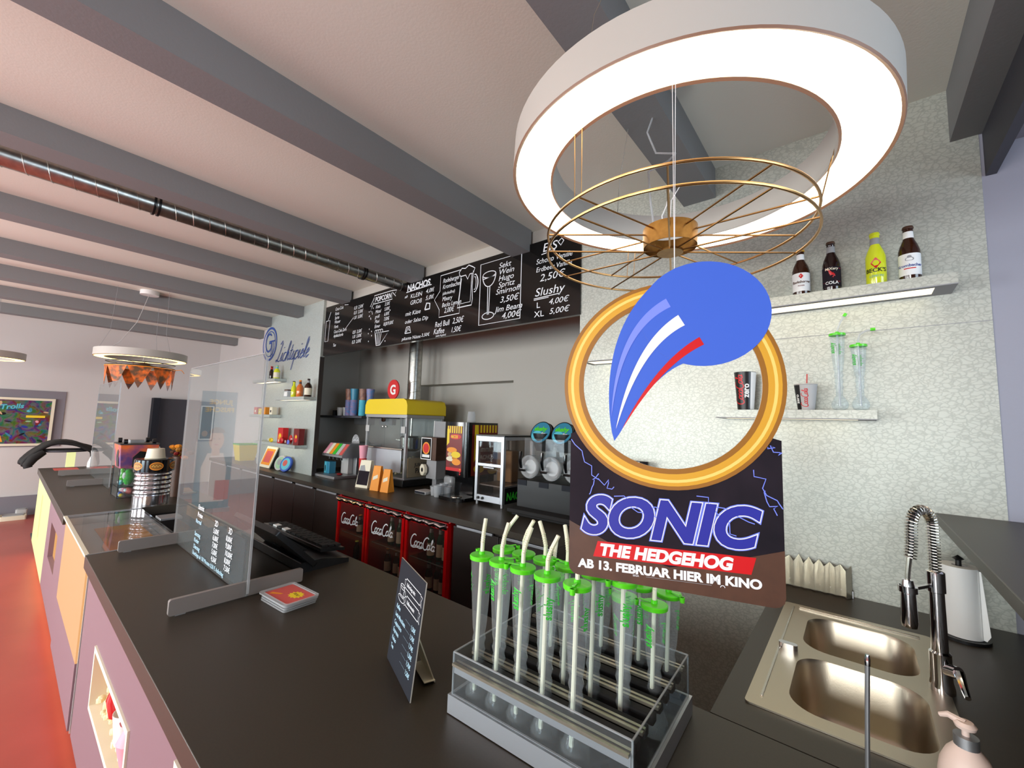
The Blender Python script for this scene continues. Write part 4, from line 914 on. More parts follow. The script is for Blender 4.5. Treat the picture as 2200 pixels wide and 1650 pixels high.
def bottle_prof(r, h, neck=.014, sh=.55): return [(0, 0), (r * .92, 0), (r, .006), (r, h * sh), (r * .82, h * (sh + .10)), (neck * 1.15, h * (sh + .22)), (neck, h * .90), (neck * 1.12, h * .91), (neck * 1.12, h * .965)]
def bottle(name, label, at, glass, cap, r=.031, h=.24, lab=None, group=None, lab2=None, neck=.0135, txt=None):
    t = thing(name, label, 'bottle', at, 0, group)
    m = MB(); m.lathe(bottle_prof(r, h, neck), (0, 0, 0), glass, 18); m.build('glass', t, world=False)
    if cap: m = MB(); m.lathe([(neck * 1.2, h * .955), (neck * 1.3, h * .965), (neck * 1.15, h), (0, h)], (0, 0, 0), cap, 14); m.build('cap', t, world=False)
    if lab:
        m = MB(); m.lathe([(r + .0006, h * .10), (r + .0006, h * .48)], (0, 0, 0), lab, 20); m.build('label', t, world=False)
    if lab2:
        m = MB(); m.lathe([(neck * 1.2, h * .78), (neck * 1.09, h * .90)], (0, 0, 0), lab2, 16); m.build('neck_label', t, world=False)
    if txt:
        m = MB(); vdir = Vector((-at[0], -at[1], 0)).normalized(); base = math.atan2(vdir.y, vdir.x)
        for (s, size, z, k, sh) in txt:
            vs, fs = text_mesh(s, sh, .02, 'CENTER'); m.add([((r + .0014) * cos(base + v[0] * size / r), (r + .0014) * sin(base + v[0] * size / r), z + v[1] * size) for v in vs], fs, k)
        m.build('lettering', t, world=False)
    return t

# red bottle fridges
def fridge(x0, x1, label, load):
    t = thing('bottle_fridge', label, 'fridge', ((x0 + x1) / 2, FY + .1, 0), 0, 'red drink fridges')
    y0 = FY
    m = MB(); m.box(x0, x0 + .02, y0, 2.62, .04, .90, 'red_gloss'); m.box(x1 - .02, x1, y0, 2.62, .04, .90, 'red_gloss'); m.box(x0 + .02, x1 - .02, 2.58, 2.62, .04, .90, 'fridge_in'); m.box(x0 + .02, x1 - .02, y0 + .02, 2.6, .88, .90, 'fridge_in'); m.box(x0 + .02, x1 - .02, y0, 2.6, .04, .12, 'fridge_in'); m.build('cabinet', t)
    m = MB(); m.box(x0 + .02, x1 - .02, y0 + .03, 2.58, .545, .552, 'clear_dark'); m.bar((x0 + .02, y0 + .03, .55), (x1 - .02, y0 + .03, .55), .006, .006, 'steel_matt'); m.bar((x0 + .02, y0 + .03, .30), (x1 - .02, y0 + .03, .30), .006, .006, 'steel_matt'); m.build('shelf', t)
    m = MB(); m.box(x0 + .05, x1 - .05, y0 + .035, y0 + .05, .868, .879, 'fridge_fill_glow'); m.build('fill_strip', t)  # fill light added behind the door top; the fridges have none
    m = MB(); m.plate([rect(x0 + .004, .06, x1 - .004, .895), rect(x0 + .035, .09, x1 - .035, .84)[::-1]], (0, y0 - .002, 0), (1, 0, 0), (0, 0, 1), .024, 'red_gloss'); d = m.build('door', t, bevel=.003)
    m = MB(); m.box(x0 + .03, x1 - .03, y0 - .012, y0 - .008, .085, .845, 'clear_dark'); m.build('door_glass', d)
    m = MB(); L = x1 - x0; m.box(x0 + .012, x1 - .012, y0 - .036, y0 - .026, .848, .892, 'black_gloss'); m.tube([(x0 + .01 + (L - .02) * i / 12, y0 - .040 - .008 * abs(sin(i * 1.3)), .875 - .006 * (i % 3)) for i in range(13)], [.012 + .006 * abs(sin(i * 1.1)) for i in range(13)], 'chrome', 10); m.build('handle', d)
    m = MB(); script(m, 'CocaCola', .042 * L / .57, (x0 + .06, y0 - .013, .66), (1, 0, 0), (0, 0, 1), 'chalk', .24, .32, False, True); m.build('lettering', d)
    for (x, z, g, c, lb, h) in load:
        b = bottle('bottle', lb[0], (x0 + x * L, y0 + .10 + lb[1], z), g, c, .029, h, 'cream' if lb[2] else None, 'bottles in the red fridges', 'steel_matt' if lb[2] else None)
F1, F2, F3 = (-3.935, -3.425), (-3.42, -2.862), (-2.857, -2.34)
def row(n, x0, x1, z, g, c, txt, h, lab): return [(x0 + (x1 - x0) * i / max(1, n - 1), z, g, c, (txt[i], .02 * (i % 2), lab), h) for i in range(n)]
o4 = ['leftmost', 'second', 'third', 'rightmost']
fridge(*F1, 'leftmost of the three red drink fridges with white script lettering', row(3, .42, .82, .553, 'glass_brown', 'orange', ['%s brown bottle on upper shelf of leftmost fridge' % w for w in ('left', 'middle', 'right')], .17, True) + row(3, .35, .8, .303 , 'glass_brown', 'glass_lime', ['%s brown bottle low in leftmost fridge' % w for w in ('left', 'middle', 'right')], .17, False))
fridge(*F2, 'middle one of the three red drink fridges with white script lettering', row(4, .38, .90, .553, 'glass_green', 'gold_c', ['%s green bottle with gold neck, upper shelf of middle fridge' % w for w in o4], .255, True) + row(4, .32, .86, .303, 'glass_brown', 'orange', ['%s brown bottle on lower shelf of middle fridge' % w for w in o4], .21, True))
fridge(*F3, 'rightmost of the three red drink fridges with white script lettering', row(4, .36, .88, .553, 'glass_green', 'red', ['%s green bottle with red cap, upper shelf of right fridge' % w for w in o4], .255, True) + row(3, .34, .66, .303, 'glass_brown', 'cyan', ['%s brown bottle with blue cap, lower shelf of right fridge' % w for w in ('left', 'middle', 'right')], .225, True))

# ---------------------------------------------------------------- popcorn machine
BXa, BXb, BYa, BYb = -4.36, -3.60, 2.66, 3.16
t = thing('popcorn_machine', 'glass popcorn machine with yellow roof on the back bar', 'popcorn machine', ((BXa + BXb) / 2, (BYa + BYb) / 2, ZT))
m = MB(); m.box(BXa - .01, BXb + .01, BYa - .02, BYb, ZT + .012, ZT + .075, 'black'); m.box(BXa, BXb, BYa, BYb, ZT + .075, ZT + .095, 'steel_matt')
for x in (BXa + .05, BXb - .05):
    for y in (BYa + .04, BYb - .05): m.cyl((x, y, ZT), (x, y, ZT + .013), .02, 'black', 12)
m.build('base', t, bevel=.003)
z0, z1 = ZT + .095, 1.665
m = MB()
for x in (BXa, BXb - .03):
    for y in (BYa, BYb - .03): m.box(x, x + .03, y, y + .03, z0, z1, 'steel_matt')
m.box(BXa - .005, BXb + .005, BYa - .005, BYb + .005, z1, z1 + .035, 'steel_matt'); m.build('frame', t, bevel=.002)
m = MB(); m.box(BXa + .03, BXb - .03, BYb - .012, BYb - .004, z0, z1, 'grey_light'); m.build('back_panel', t)
m = MB(); m.box(BXb - .012, BXb - .006, BYa + .03, BYb - .03, z0, z1, 'clear'); m.build('side_glass', t); m = MB(); m.box(BXa + .006, BXa + .012, BYa + .03, BYb - .03, z0, z1, 'clear'); m.build('side_glass', t)
xm = (BXa + BXb) / 2
for a, b in ((BXa + .02, xm - .003), (xm + .003, BXb - .02)):
    m = MB(); m.box(a, b, BYa - .004, BYa + .002, z0 + .30, z1 - .01, 'clear'); d = m.build('glass_door', t)
    k = xm - .03 if a < xm - .1 else xm + .03
    g = MB(); g.lathe([(0, 0), (.008, 0), (.012, .012), (0, .018)], (k, BYa - .004, z1 - .10), 'chrome', 14, (0, -1, 0)); g.build('knob', d)
    g = MB(); hx = a + .02 if a < xm - .1 else b - .03; g.box(hx - .03, hx + .04, BYa - .010, BYa - .004, z1 - .16, z1 - .09, 'grey_light'); g.build('hinge', d)
m = MB(); m.box(BXa + .03, BXb - .06, BYa - .006, BYa + .004, z0 + .05, z0 + .28, 'alu'); m.bar((BXa + .02, BYa - .006, z0 + .29), (BXb - .05, BYa - .006, z0 + .29), .01, .015, 'steel'); m.build('scoop_flap', t, bevel=.002)
hoodp = [(0, 0), (.79, 0), (.79, .10), (.765, .15), (.72, .168), (.07, .168), (.025, .15), (0, .10)]
m = MB(); m.plate(hoodp, (BXa - .015, BYa - .015, z1 + .035), (1, 0, 0), (0, 0, 1), -.53, 'yellow'); m.build('roof', t, bevel=.012, seg=3)
m = MB(); m.lathe([(0, 0), (.07, .0), (.115, .03), (.12, .15), (.10, .17), (0, .175)], (-3.86, 2.92, 1.30), 'steel', 24); m.tube([(-3.86, 2.92, 1.47), (-3.86, 2.92, 1.665)], .012, 'steel', 8); m.tube([(-3.86, 2.92, 1.40), (-4.05, 2.86, 1.42)], .006, 'steel', 6); m.build('kettle', t)
m = MB(); m.lathe([(.02, 0), (.024, .02), (.02, .03)], (-3.98, 2.648, 1.64), 'card_brown', 14, (0, -1, 0)); m.build('badge', t)
t = thing('popcorn_heap', 'popcorn lying inside the machine behind the right glass side', 'popcorn', (-3.8, 2.9, z0)); t['kind'] = 'stuff'
m = MB(); random.seed(9)
for i in range(190): 
    x = random.uniform(-4.2, -3.63); m.ball((x, random.uniform(2.75, 3.08), z0 + .016 + random.uniform(0, .03 + .26 * max(0, (x + 4.0) / .4))), random.uniform(.010, .017), 'popcorn', 6)
m.build('kernels', t)
t = thing('film_bag', 'kraft paper bag with dark capital letters inside the popcorn machine', 'paper bag', (-3.64, 2.86, z0))
m = MB(); m.box(-3.64, -3.618, 2.72, 3.07, z0 + .002, z0 + .20, 'kraft'); m.build('bag', t, bevel=.004)
m = MB(); m.text('JURASSIC', .048, (-3.6172, 2.80, z0 + .115), (0, 1, 0), (0, 0, 1), 'card_brown', 0, .03); m.text('PARK', .072, (-3.6172, 2.81, z0 + .045), (0, 1, 0), (0, 0, 1), 'card_brown', 0, .03); m.build('lettering', t)
t = thing('toy_box', 'blue and red toy packet among the popcorn behind the machine glass', 'toy', (-3.66, 2.97, z0 + .2))
m = MB(); m.plate(rrect(-.045, 0, .045, .17, .02), (-3.645, 2.99, z0 + .203), (0, 1, 0), (0, 0, 1), .018, 'blue'); m.build('packet', t); m = MB(); m.plate(ell(0, .14, .03, .03, 16), (-3.6265, 2.99, z0 + .203), (0, 1, 0), (0, 0, 1), .004, 'red'); m.build('print', t)
# sign on the machine roof
t = thing('round_sign', 'red oval sign with white G on top of the popcorn machine', 'sign', (-4.10, 2.80, 1.868))
m = MB(); m.plate(ell(0, .115, .108, .112, 32), (-4.06, 2.80, 1.872), (1, 0, 0), (0, 0, 1), .012, 'red'); m.build('disc', t, bevel=.002)
m = MB(); m.text('G', .15, (-4.06, 2.7875, 1.932), (1, 0, 0), (0, 0, 1), 'white', 0, .03, 'CENTER', 1, .0015); m.build('lettering', t)
m = MB(); m.box(-4.11, -4.01, 2.78, 2.82, 1.866, 1.873, 'orange'); m.build('stand', t)

# ---------------------------------------------------------------- control box, sauce box
t = thing('control_box', 'dark box with a red round emblem standing right of the popcorn machine', 'box', (-3.45, 2.83, ZT))
m = MB(); m.box(-3.49, -3.26, 2.78, 3.02, 1.245, 1.475, 'card_brown'); m.build('body', t, bevel=.003)
m = MB(); m.box(-3.488, -3.325, 2.774, 2.779, 1.25, 1.47, 'black_gloss'); m.plate([rect(-3.488, 1.25, -3.325, 1.47), rect(-3.480, 1.258, -3.333, 1.462)[::-1]], (0, 2.7735, 0), (1, 0, 0), (0, 0, 1), .0006, 'white'); m.plate(ell(-3.407, 1.365, .058, .062, 28), (0, 2.7735, 0), (1, 0, 0), (0, 0, 1), .001, 'orange'); m.plate(ell(-3.407, 1.365, .045, .048, 28), (0, 2.7725, 0), (1, 0, 0), (0, 0, 1), .001, 'red'); m.build('sign_plate', t)
m = MB(); m.plate(rect(-3.465, 1.272, -3.35, 1.30), (0, 2.7732, 0), (1, 0, 0), (0, 0, 1), .001, 'white'); m.build('name_band', t)
m = MB(); m.box(-3.42, -3.27, 2.80, 2.98, 1.06, 1.243, 'grey'); m.plate([(.06 * cos(R(22.5 + 45 * i)), .06 * sin(R(22.5 + 45 * i))) for i in range(8)], (-3.44, 2.76, 1.145), (1, -.25, 0), (0, 0, 1), -.03, 'cream'); m.plate(ell(0, 0, .022, .022, 16), (-3.44, 2.7595, 1.145), (1, -.25, 0), (0, 0, 1), 0, 'black'); m.build('switch_unit', t)
m = MB(); m.box(-3.38, -3.32, 2.85, 2.95, ZT + .0005, 1.06, 'grey'); m.build('stand', t)
t = thing('display_sheet', 'grey sheet standing on the dark box beside the popcorn machine', 'sheet', (-3.37, 2.9, 1.475))
m = MB(); m.box(-3.44, -3.27, 2.90, 2.91, 1.476, 1.64, 'grey'); m.build('sheet', t); m = MB(); m.box(-3.445, -3.436, 2.895, 2.915, 1.476, 1.645, 'white'); m.build('edge', t)

# ---------------------------------------------------------------- paper bags
def bag(name, label, at, w, d, h, k, print_):
    t = thing(name, label, 'paper bag', at, R(12))
    m = MB(); vs = [(-w / 2, -d / 2, .0005), (w / 2, -d / 2, .0005), (w / 2, d / 2, .0005), (-w / 2, d / 2, .0005), (-w * .42, -d * .12, h), (w * .42, -d * .12, h), (w * .42, d * .12, h), (-w * .42, d * .12, h), (w / 2 - .012, 0, h * .45), (-w / 2 + .012, 0, h * .45)]
    m.add(vs, [(3, 2, 1, 0), (0, 1, 5, 4), (2, 3, 7, 6), (1, 2, 8), (1, 8, 5), (2, 6, 8), (5, 8, 6), (3, 0, 9), (0, 4, 9), (3, 9, 7), (4, 7, 9)], k)
    o = m.build('bag', t, world=False, smooth=False)
    m = MB()
    up = Vector((0, d * .38, h)).normalized(); A = Vector((0, -d / 2, .0005))
    for q in print_: m.plate([(x * w, y * h) for x, y in q[0]], A, (1, 0, 0), up, .0012, q[1])
    m.build('print', t, world=False); return t
bag('popcorn_bag', 'tall paper bag with dark photo print, left of the orange bags', (-3.90, 2.42, ZT), .17, .13, .27, 'cream', [(rect(-.44, .10, .44, .62), 'card_dark'), ([(-.38, .62), (.1, .62), (-.05, .84), (-.36, .8)], 'grey')])
bag('orange_bag', 'larger orange paper bag with white print, beside the photo bag', (-3.665, 2.40, ZT), .11, .10, .235, 'orange', [([(-.3, .42), (.25, .52), (.2, .66), (-.3, .56)], 'cream')])
bag('orange_bag', 'smaller orange paper bag with white print, nearest to the popcorn machine', (-3.515, 2.41, ZT), .10, .09, .215, 'orange', [([(-.3, .42), (.25, .52), (.2, .68), (-.3, .58)], 'cream')])
# red drink cups behind the bags
t = thing('cup_stack', 'red cup with pink top standing behind the photo bag', 'cups', (-4.22, 2.58, ZT))
m = MB(); m.lathe([(0, .0005), (.03, .0005), (.042, .26), (.0, .26)], (-4.22, 2.56, ZT), 'red', 20); m.build('lower_cup', t); m = MB(); m.lathe([(.036, .26), (.048, .40), (.046, .40), (.034, .262)], (-4.22, 2.56, ZT), 'pink', 20); m.build('upper_cup', t)

# ---------------------------------------------------------------- soda dispenser
t = thing('soda_dispenser', 'steel soda dispenser with coloured flavour strip, far left on the back bar', 'drink dispenser', (-4.8, 2.6, ZT))
m = MB(); m.box(-5.10, -4.56, 2.42, 2.72, ZT + .0005, ZT + .03, 'steel_matt'); m.build('drip_tray', t, bevel=.003)
m = MB(); m.box(-4.98, -4.62, 2.72, 3.0, ZT + .0005, 1.20, 'steel_matt'); m.box(-4.86, -4.70, 2.66, 2.72, ZT + .03, 1.20, 'grey_light'); m.build('column', t, bevel=.004)
m = MB(); m.plate([(2.50, 1.185), (3.0, 1.175), (3.0, 1.345), (2.60, 1.345), (2.50, 1.21)], (-5.03, 0, 0), (0, 1, 0), (0, 0, 1), .47, 'steel_matt'); m.build('head', t, bevel=.004)
a = Vector((-5.03, 2.50, 1.21)); upv = Vector((0, .10, .135)); L = upv.length
for i, k in enumerate(('pink', 'cream', 'orange', 'green_ink', 'grey_light', 'red_paper')):
    m = MB(); m.plate(rect(.012 + .075 * i, .01, .080 + .075 * i, L - .01), a, (1, 0, 0), upv, .003, k); m.build('flavour_label', t)
m = MB(); m.plate(ell(0, 0, .085, .105, 24, 0, 180), (-4.72, 2.75, 1.346), (1, 0, 0), (0, 0, 1), -.006, 'grey'); script(m, 'CocaCola', .018, (-4.785, 2.7485, 1.375), (1, 0, 0), (0, 0, 1), 'chalk', .26, .3); m.build('top_sign', t)
for i in range(4): m = MB(); m.cyl((-4.95 + .09 * i, 2.56, 1.185), (-4.95 + .09 * i, 2.56, 1.15), .014, 'black', 10); m.build('nozzle', t)
t = thing('drink_carton', 'blue grey carton with figure photo standing on the soda dispenser tray', 'carton', (-4.93, 2.55, ZT + .03))
m = MB(); m.box(-4.995, -4.87, 2.52, 2.60, ZT + .0305, ZT + .17, 'teal'); m.build('carton', t, bevel=.002); m = MB(); m.plate(rect(-4.99, ZT + .035, -4.94, ZT + .165), (0, 2.5195, 0), (1, 0, 0), (0, 0, 1), .0008, 'cyan'); m.plate(ell(-4.965, ZT + .09, .012, .04, 12), (0, 2.5185, 0), (1, 0, 0), (0, 0, 1), .0008, 'card_dark'); m.build('print', t)
t = thing('snack_packet', 'small dark red packet lying on the soda dispenser tray', 'packet', (-4.66, 2.52, ZT + .03))
m = MB(); m.ball((-4.66, 2.54, ZT + .045), .05, 'red_dark', 12, (1, .6, .28)); m.build('packet', t)
t = thing('drink_cup', 'dark blue and red printed drink cup behind the soda dispenser', 'cup', (-4.42, 2.72, ZT))
m = MB(); m.lathe([(0, .0005), (.045, .0005), (.062, .22), (.0, .22)], (-4.42, 2.74, ZT), 'card_dark', 22); m.lathe([(.0462, .01), (.053, .10)], (-4.42, 2.74, ZT), 'red_dark', 22); m.lathe([(.055, .12), (.0606, .2)], (-4.42, 2.74, ZT), 'blue_deep', 22); m.build('cup', t)

# wall shelf in the niche with white cups and tall paper cups
t = thing('niche_shelf', 'short dark shelf on the left side wall of the niche', 'shelf', (-5.5, 2.95, 1.66))
m = MB(); m.box(-5.688, -5.08, 2.75, 3.298, 1.645, 1.675, 'paint_dark'); m.build('board', t, bevel=.002); m = MB(); m.box(-5.6, -5.2, 3.22, 3.298, 1.56, 1.645, 'grey'); m.build('bracket', t)
for i in range(4):
    t = thing('white_cup', '%s white cup stack on the short niche shelf' % ('leftmost', 'second', 'third', 'rightmost')[i], 'cup', (-5.31 + .075 * i, 2.84 + .04 * (i % 2), 1.675), 0, 'white cups on the niche shelf')
    m = MB(); m.lathe([(0, .0005), (.030, .0005), (.040, .095), (.037, .095), (.028, .006), (0, .006)], (0, 0, 0), 'white', 20); m.build('cup', t, world=False)
    m = MB(); m.lathe([(.040, .095), (.042, .098), (.041, .108), (.038, .106)], (0, 0, 0), 'white', 20); m.build('rim', t, world=False)
t = thing('dark_cup', 'small dark box at the left end of the niche shelf', 'box', (-5.40, 2.83, 1.675)); m = MB(); m.box(-5.43, -5.37, 2.80, 2.86, 1.6755, 1.745, 'black'); m.build('box', t, bevel=.003)
for i, (k, k2, x, y) in enumerate((('cup_print_dark', 'cup_print', -5.02, 2.80), ('teal', 'cup_print', -4.90, 2.80), ('cup_print_dark', 'cyan', -4.80, 2.86), ('cup_print', 'teal', -4.70, 2.90))):
    t = thing('cup_tower', '%s tower of printed paper cups left of the yellow popcorn roof' % ('leftmost', 'second', 'third', 'rightmost')[i], 'cups', (x, y, 1.678), 0, 'towers of paper cups')
    m = MB(); pr = [(0, .0005)]; n = 9
    for q in range(n): pr += [(.040 + .001, .0005 + .022 * q), (.047, .0215 + .022 * q)]
    m.lathe(pr, (0, 0, 0), k2, 22); m.build('nested_cups', t, world=False)
    m = MB(); z = .022 * n; m.lathe([(.040, z), (.052, z + .14), (.049, z + .14), (.0, z + .02)], (0, 0, 0), k, 22); m.build('top_cup', t, world=False)
t = thing('cup_shelf', 'narrow shelf behind the popcorn machine carrying paper cup towers', 'shelf', (-4.87, 2.87, 1.66)); m = MB(); m.box(-5.078, -4.62, 2.75, 3.298, 1.65, 1.677, 'paint_dark'); m.build('board', t)
m = MB(); m.box(-5.0, -4.7, 3.24, 3.298, 1.57, 1.65, 'grey'); m.build('bracket', t)

# ---------------------------------------------------------------- cheese dispenser
X0, X1, Y0, Y1 = -2.93, -2.64, 2.60, 3.02
t = thing('cheese_dispenser', 'black nacho cheese dispenser with food photo panels', 'cheese dispenser', (-2.8, 2.8, ZT))
m = MB(); m.plate(rrect(X0, Y0, X1, Y1, .03), (0, 0, 1.16), (1, 0, 0), (0, 1, 0), .48, 'black_gloss'); m.build('body', t, bevel=.006)
m = MB(); m.box(X0 + .03, X1 - .03, Y0 + .12, Y1 - .02, ZT + .03, 1.16, 'black_gloss'); m.build('column', t)
m = MB(); m.plate(rrect(X0 - .01, Y0 - .06, X1, Y1 - .02, .04), (0, 0, ZT + .0005), (1, 0, 0), (0, 1, 0), .03, 'black_gloss'); m.lathe([(.055, .0), (.055, .006), (0, .008)], ((X0 + X1) / 2 + .02, Y0 + .02, ZT + .031), 'steel', 20); m.build('drip_base', t, bevel=.004)
m = MB()
def food(mb, o, u, w, h):
    v = (0, 0, 1); mb.plate(rect(0, 0, w, h), o, u, v, .001, 'red_dark')
    for i in range(7): mb.plate(rect(w * (.02 + i / 7), h * .84, w * (.02 + i / 7) + w * .075, h), Vector(o), u, v, .0016, 'yellow')
    mb.plate([(0, h * .55), (w * .16, h * .62), (w * .14, h * .93), (0, h * .93)], o, u, v, .0018, 'yellow')
    mb.plate(ell(w * .56, h * .76, w * .36, h * .06, 24), o, u, v, .0018, 'red'); mb.text('RICOS', h * .085, Vector(o) + Vector(u).normalized() * w * .27 + Vector((0, 0, h * .73)), u, v, 'yellow_ink', .1, .03, 'LEFT', .9, .002)
    for (cx, cy, rx, ry, k) in ((.35, .46, .33, .06, 'orange'), (.62, .36, .30, .07, 'yellow'), (.3, .26, .3, .055, 'cream'), (.66, .20, .28, .07, 'orange'), (.38, .14, .16, .035, 'card_brown'), (.22, .36, .14, .05, 'kraft'), (.55, .285, .18, .04, 'orange_paper')): mb.plate(ell(cx * w, cy * h, rx * w, ry * h, 20), o, u, v, .0018 + .0002 * cx, k)
    mb.plate(rect(0, 0, w, h * .07), o, u, v, .002, 'red')
food(m, (X0 + .03, Y0 - .001, 1.205), (1, 0, 0), X1 - X0 - .09, .40); m.build('front_picture', t)
m = MB(); o = Vector((X1 + .001, Y0 + .06, 1.17)); m.plate(rect(0, 0, .34, .45), o, (0, 1, 0), (0, 0, 1), .001, 'red_dark')
for i in range(6): m.plate(rect(.10 + i * .04, .38, .122 + i * .04, .45), o, (0, 1, 0), (0, 0, 1), .0016, 'yellow')
m.plate([(.03, .12), (.09, .2), (.075, .45), (.03, .45)], o, (0, 1, 0), (0, 0, 1), .0018, 'yellow'); m.text('RICOS', .05, o + Vector((0, .10, .31)), (0, 1, 0), (0, 0, 1), 'yellow_ink', .1, .03); m.text('mmmh', .07, o + Vector((0, .06, .21)), (0, 1, 0), (0, 0, 1), 'white', .1, .03); m.text('NACHOS', .055, o + Vector((0, .06, .14)), (0, 1, 0), (0, 0, 1), 'white', .1, .03)
for cx, cy, k in ((.1, .06, 'yellow'), (.22, .08, 'orange'), (.28, .04, 'yellow')): m.plate(ell(cx, cy, .07, .04, 18), o, (0, 1, 0), (0, 0, 1), .0018, k)
m.build('side_picture', t)
for i, k in enumerate(('orange', 'red', 'red')): m = MB(); m.lathe([(0, 0), (.008, 0), (.008, .004), (0, .005)], (X1 - .075, Y0 - .001, 1.245 - .022 - .02 * i), k, 12, (0, -1, 0)); m.build('button', t)
t = thing('clear_cup', 'clear plastic cups upside down on top of the cheese dispenser', 'cup', (-2.78, 2.82, 1.64)); m = MB(); m.lathe([(.044, .0005), (.034, .10), (0, .102)], (-2.80, 2.80, 1.642), 'clear_frost', 20); m.build('cup', t); m = MB(); m.lathe([(.045, .0), (.047, .004), (.044, .010)], (-2.80, 2.80, 1.642), 'clear_frost', 20); m.build('rim', t)
# nacho warmer
X0, X1, Y0, Y1 = -2.565, -2.245, 2.635, 3.06
t = thing('nacho_warmer', 'aluminium framed glass nacho warmer cabinet left of the slush machine', 'warmer', (-2.4, 2.85, ZT))
z0, z1 = ZT + .03, 1.53
m = MB()
for x in (X0, X1 - .03):
    for y in (Y0, Y1 - .03): m.box(x, x + .03, y, y + .03, z0, z1, 'alu')
xa, xb = X0 + .0302, X1 - .0302; m.box(xa, xb, Y0 + .001, Y0 + .029, z1 - .045, z1 - .001, 'alu'); m.box(xa, xb, Y0 + .001, Y0 + .029, z0 + .001, z0 + .055, 'alu'); m.box(xa, xb, Y0 + .001, Y0 + .02, 1.275, 1.30, 'alu'); m.box(X1 - .02, X1 - .001, Y0 + .0302, Y1 - .0302, z1 - .03, z1 - .001, 'alu'); m.build('frame', t, bevel=.002)
m = MB(); m.box(X0 - .005, X1 + .005, Y0, Y1 + .01, z1, z1 + .01, 'black'); m.build('top', t)
m = MB(); m.box(X0 + .03, X1 - .03, Y0 + .008, Y0 + .012, 1.30, z1 - .045, 'clear_dark'); m.build('upper_pane', t)
m = MB(); m.box(X0 + .03, X1 - .03, Y0 + .008, Y0 + .012, z0 + .055, 1.275, 'clear_dark'); d = m.build('lower_door', t); g = MB(); g.box(X0 + .10, X1 - .10, Y0 - .006, Y0 + .008, 1.262, 1.272, 'steel_matt'); g.build('handle', d)
m = MB(); m.box(X1 - .010, X1 - .006, Y0 + .03, Y1 - .03, z0 + .15, z1 - .03, 'clear_dark'); m.build('side_pane', t)
m = MB(); m.box(X1 - .012, X1 - .002, Y0 + .03, Y1 - .03, z0, z0 + .13, 'black'); m.text('NACHOS', .085, (X1 - .0015, Y0 + .05, z0 + .03), (0, 1, 0), (0, 0, 1), 'green_ink', .1, .04, 'LEFT', .9); m.build('side_sign', t)
m = MB(); m.box(X0 + .01, X1 - .015, Y0 + .03, Y1 - .02, z0 + .13, z0 + .14, 'steel_matt'); m.build('inner_shelf', t)
for x in (X0 + .02, X1 - .02):
    for y in (Y0 + .02, Y1 - .03): m = MB(); m.cyl((x, y, ZT + .0003), (x, y, z0), .012, 'steel_matt', 10); m.build('foot', t)
for i in range(2): m = MB(); m.lathe([(0, 0), (.012, 0), (.011, .012), (0, .014)], (X0 + .05 + .05 * i, Y0, z0 + .028), 'black', 12, (0, -1, 0)); m.build('switch', t)
t = thing('nacho_bag', 'brown kraft bag seen through the nacho warmer glass', 'paper bag', (-2.46, 2.9, z0)); m = MB(); m.box(-2.53, -2.36, 2.88, 2.98, z0 + .142, z0 + .42, 'kraft'); m.build('bag', t, bevel=.01)
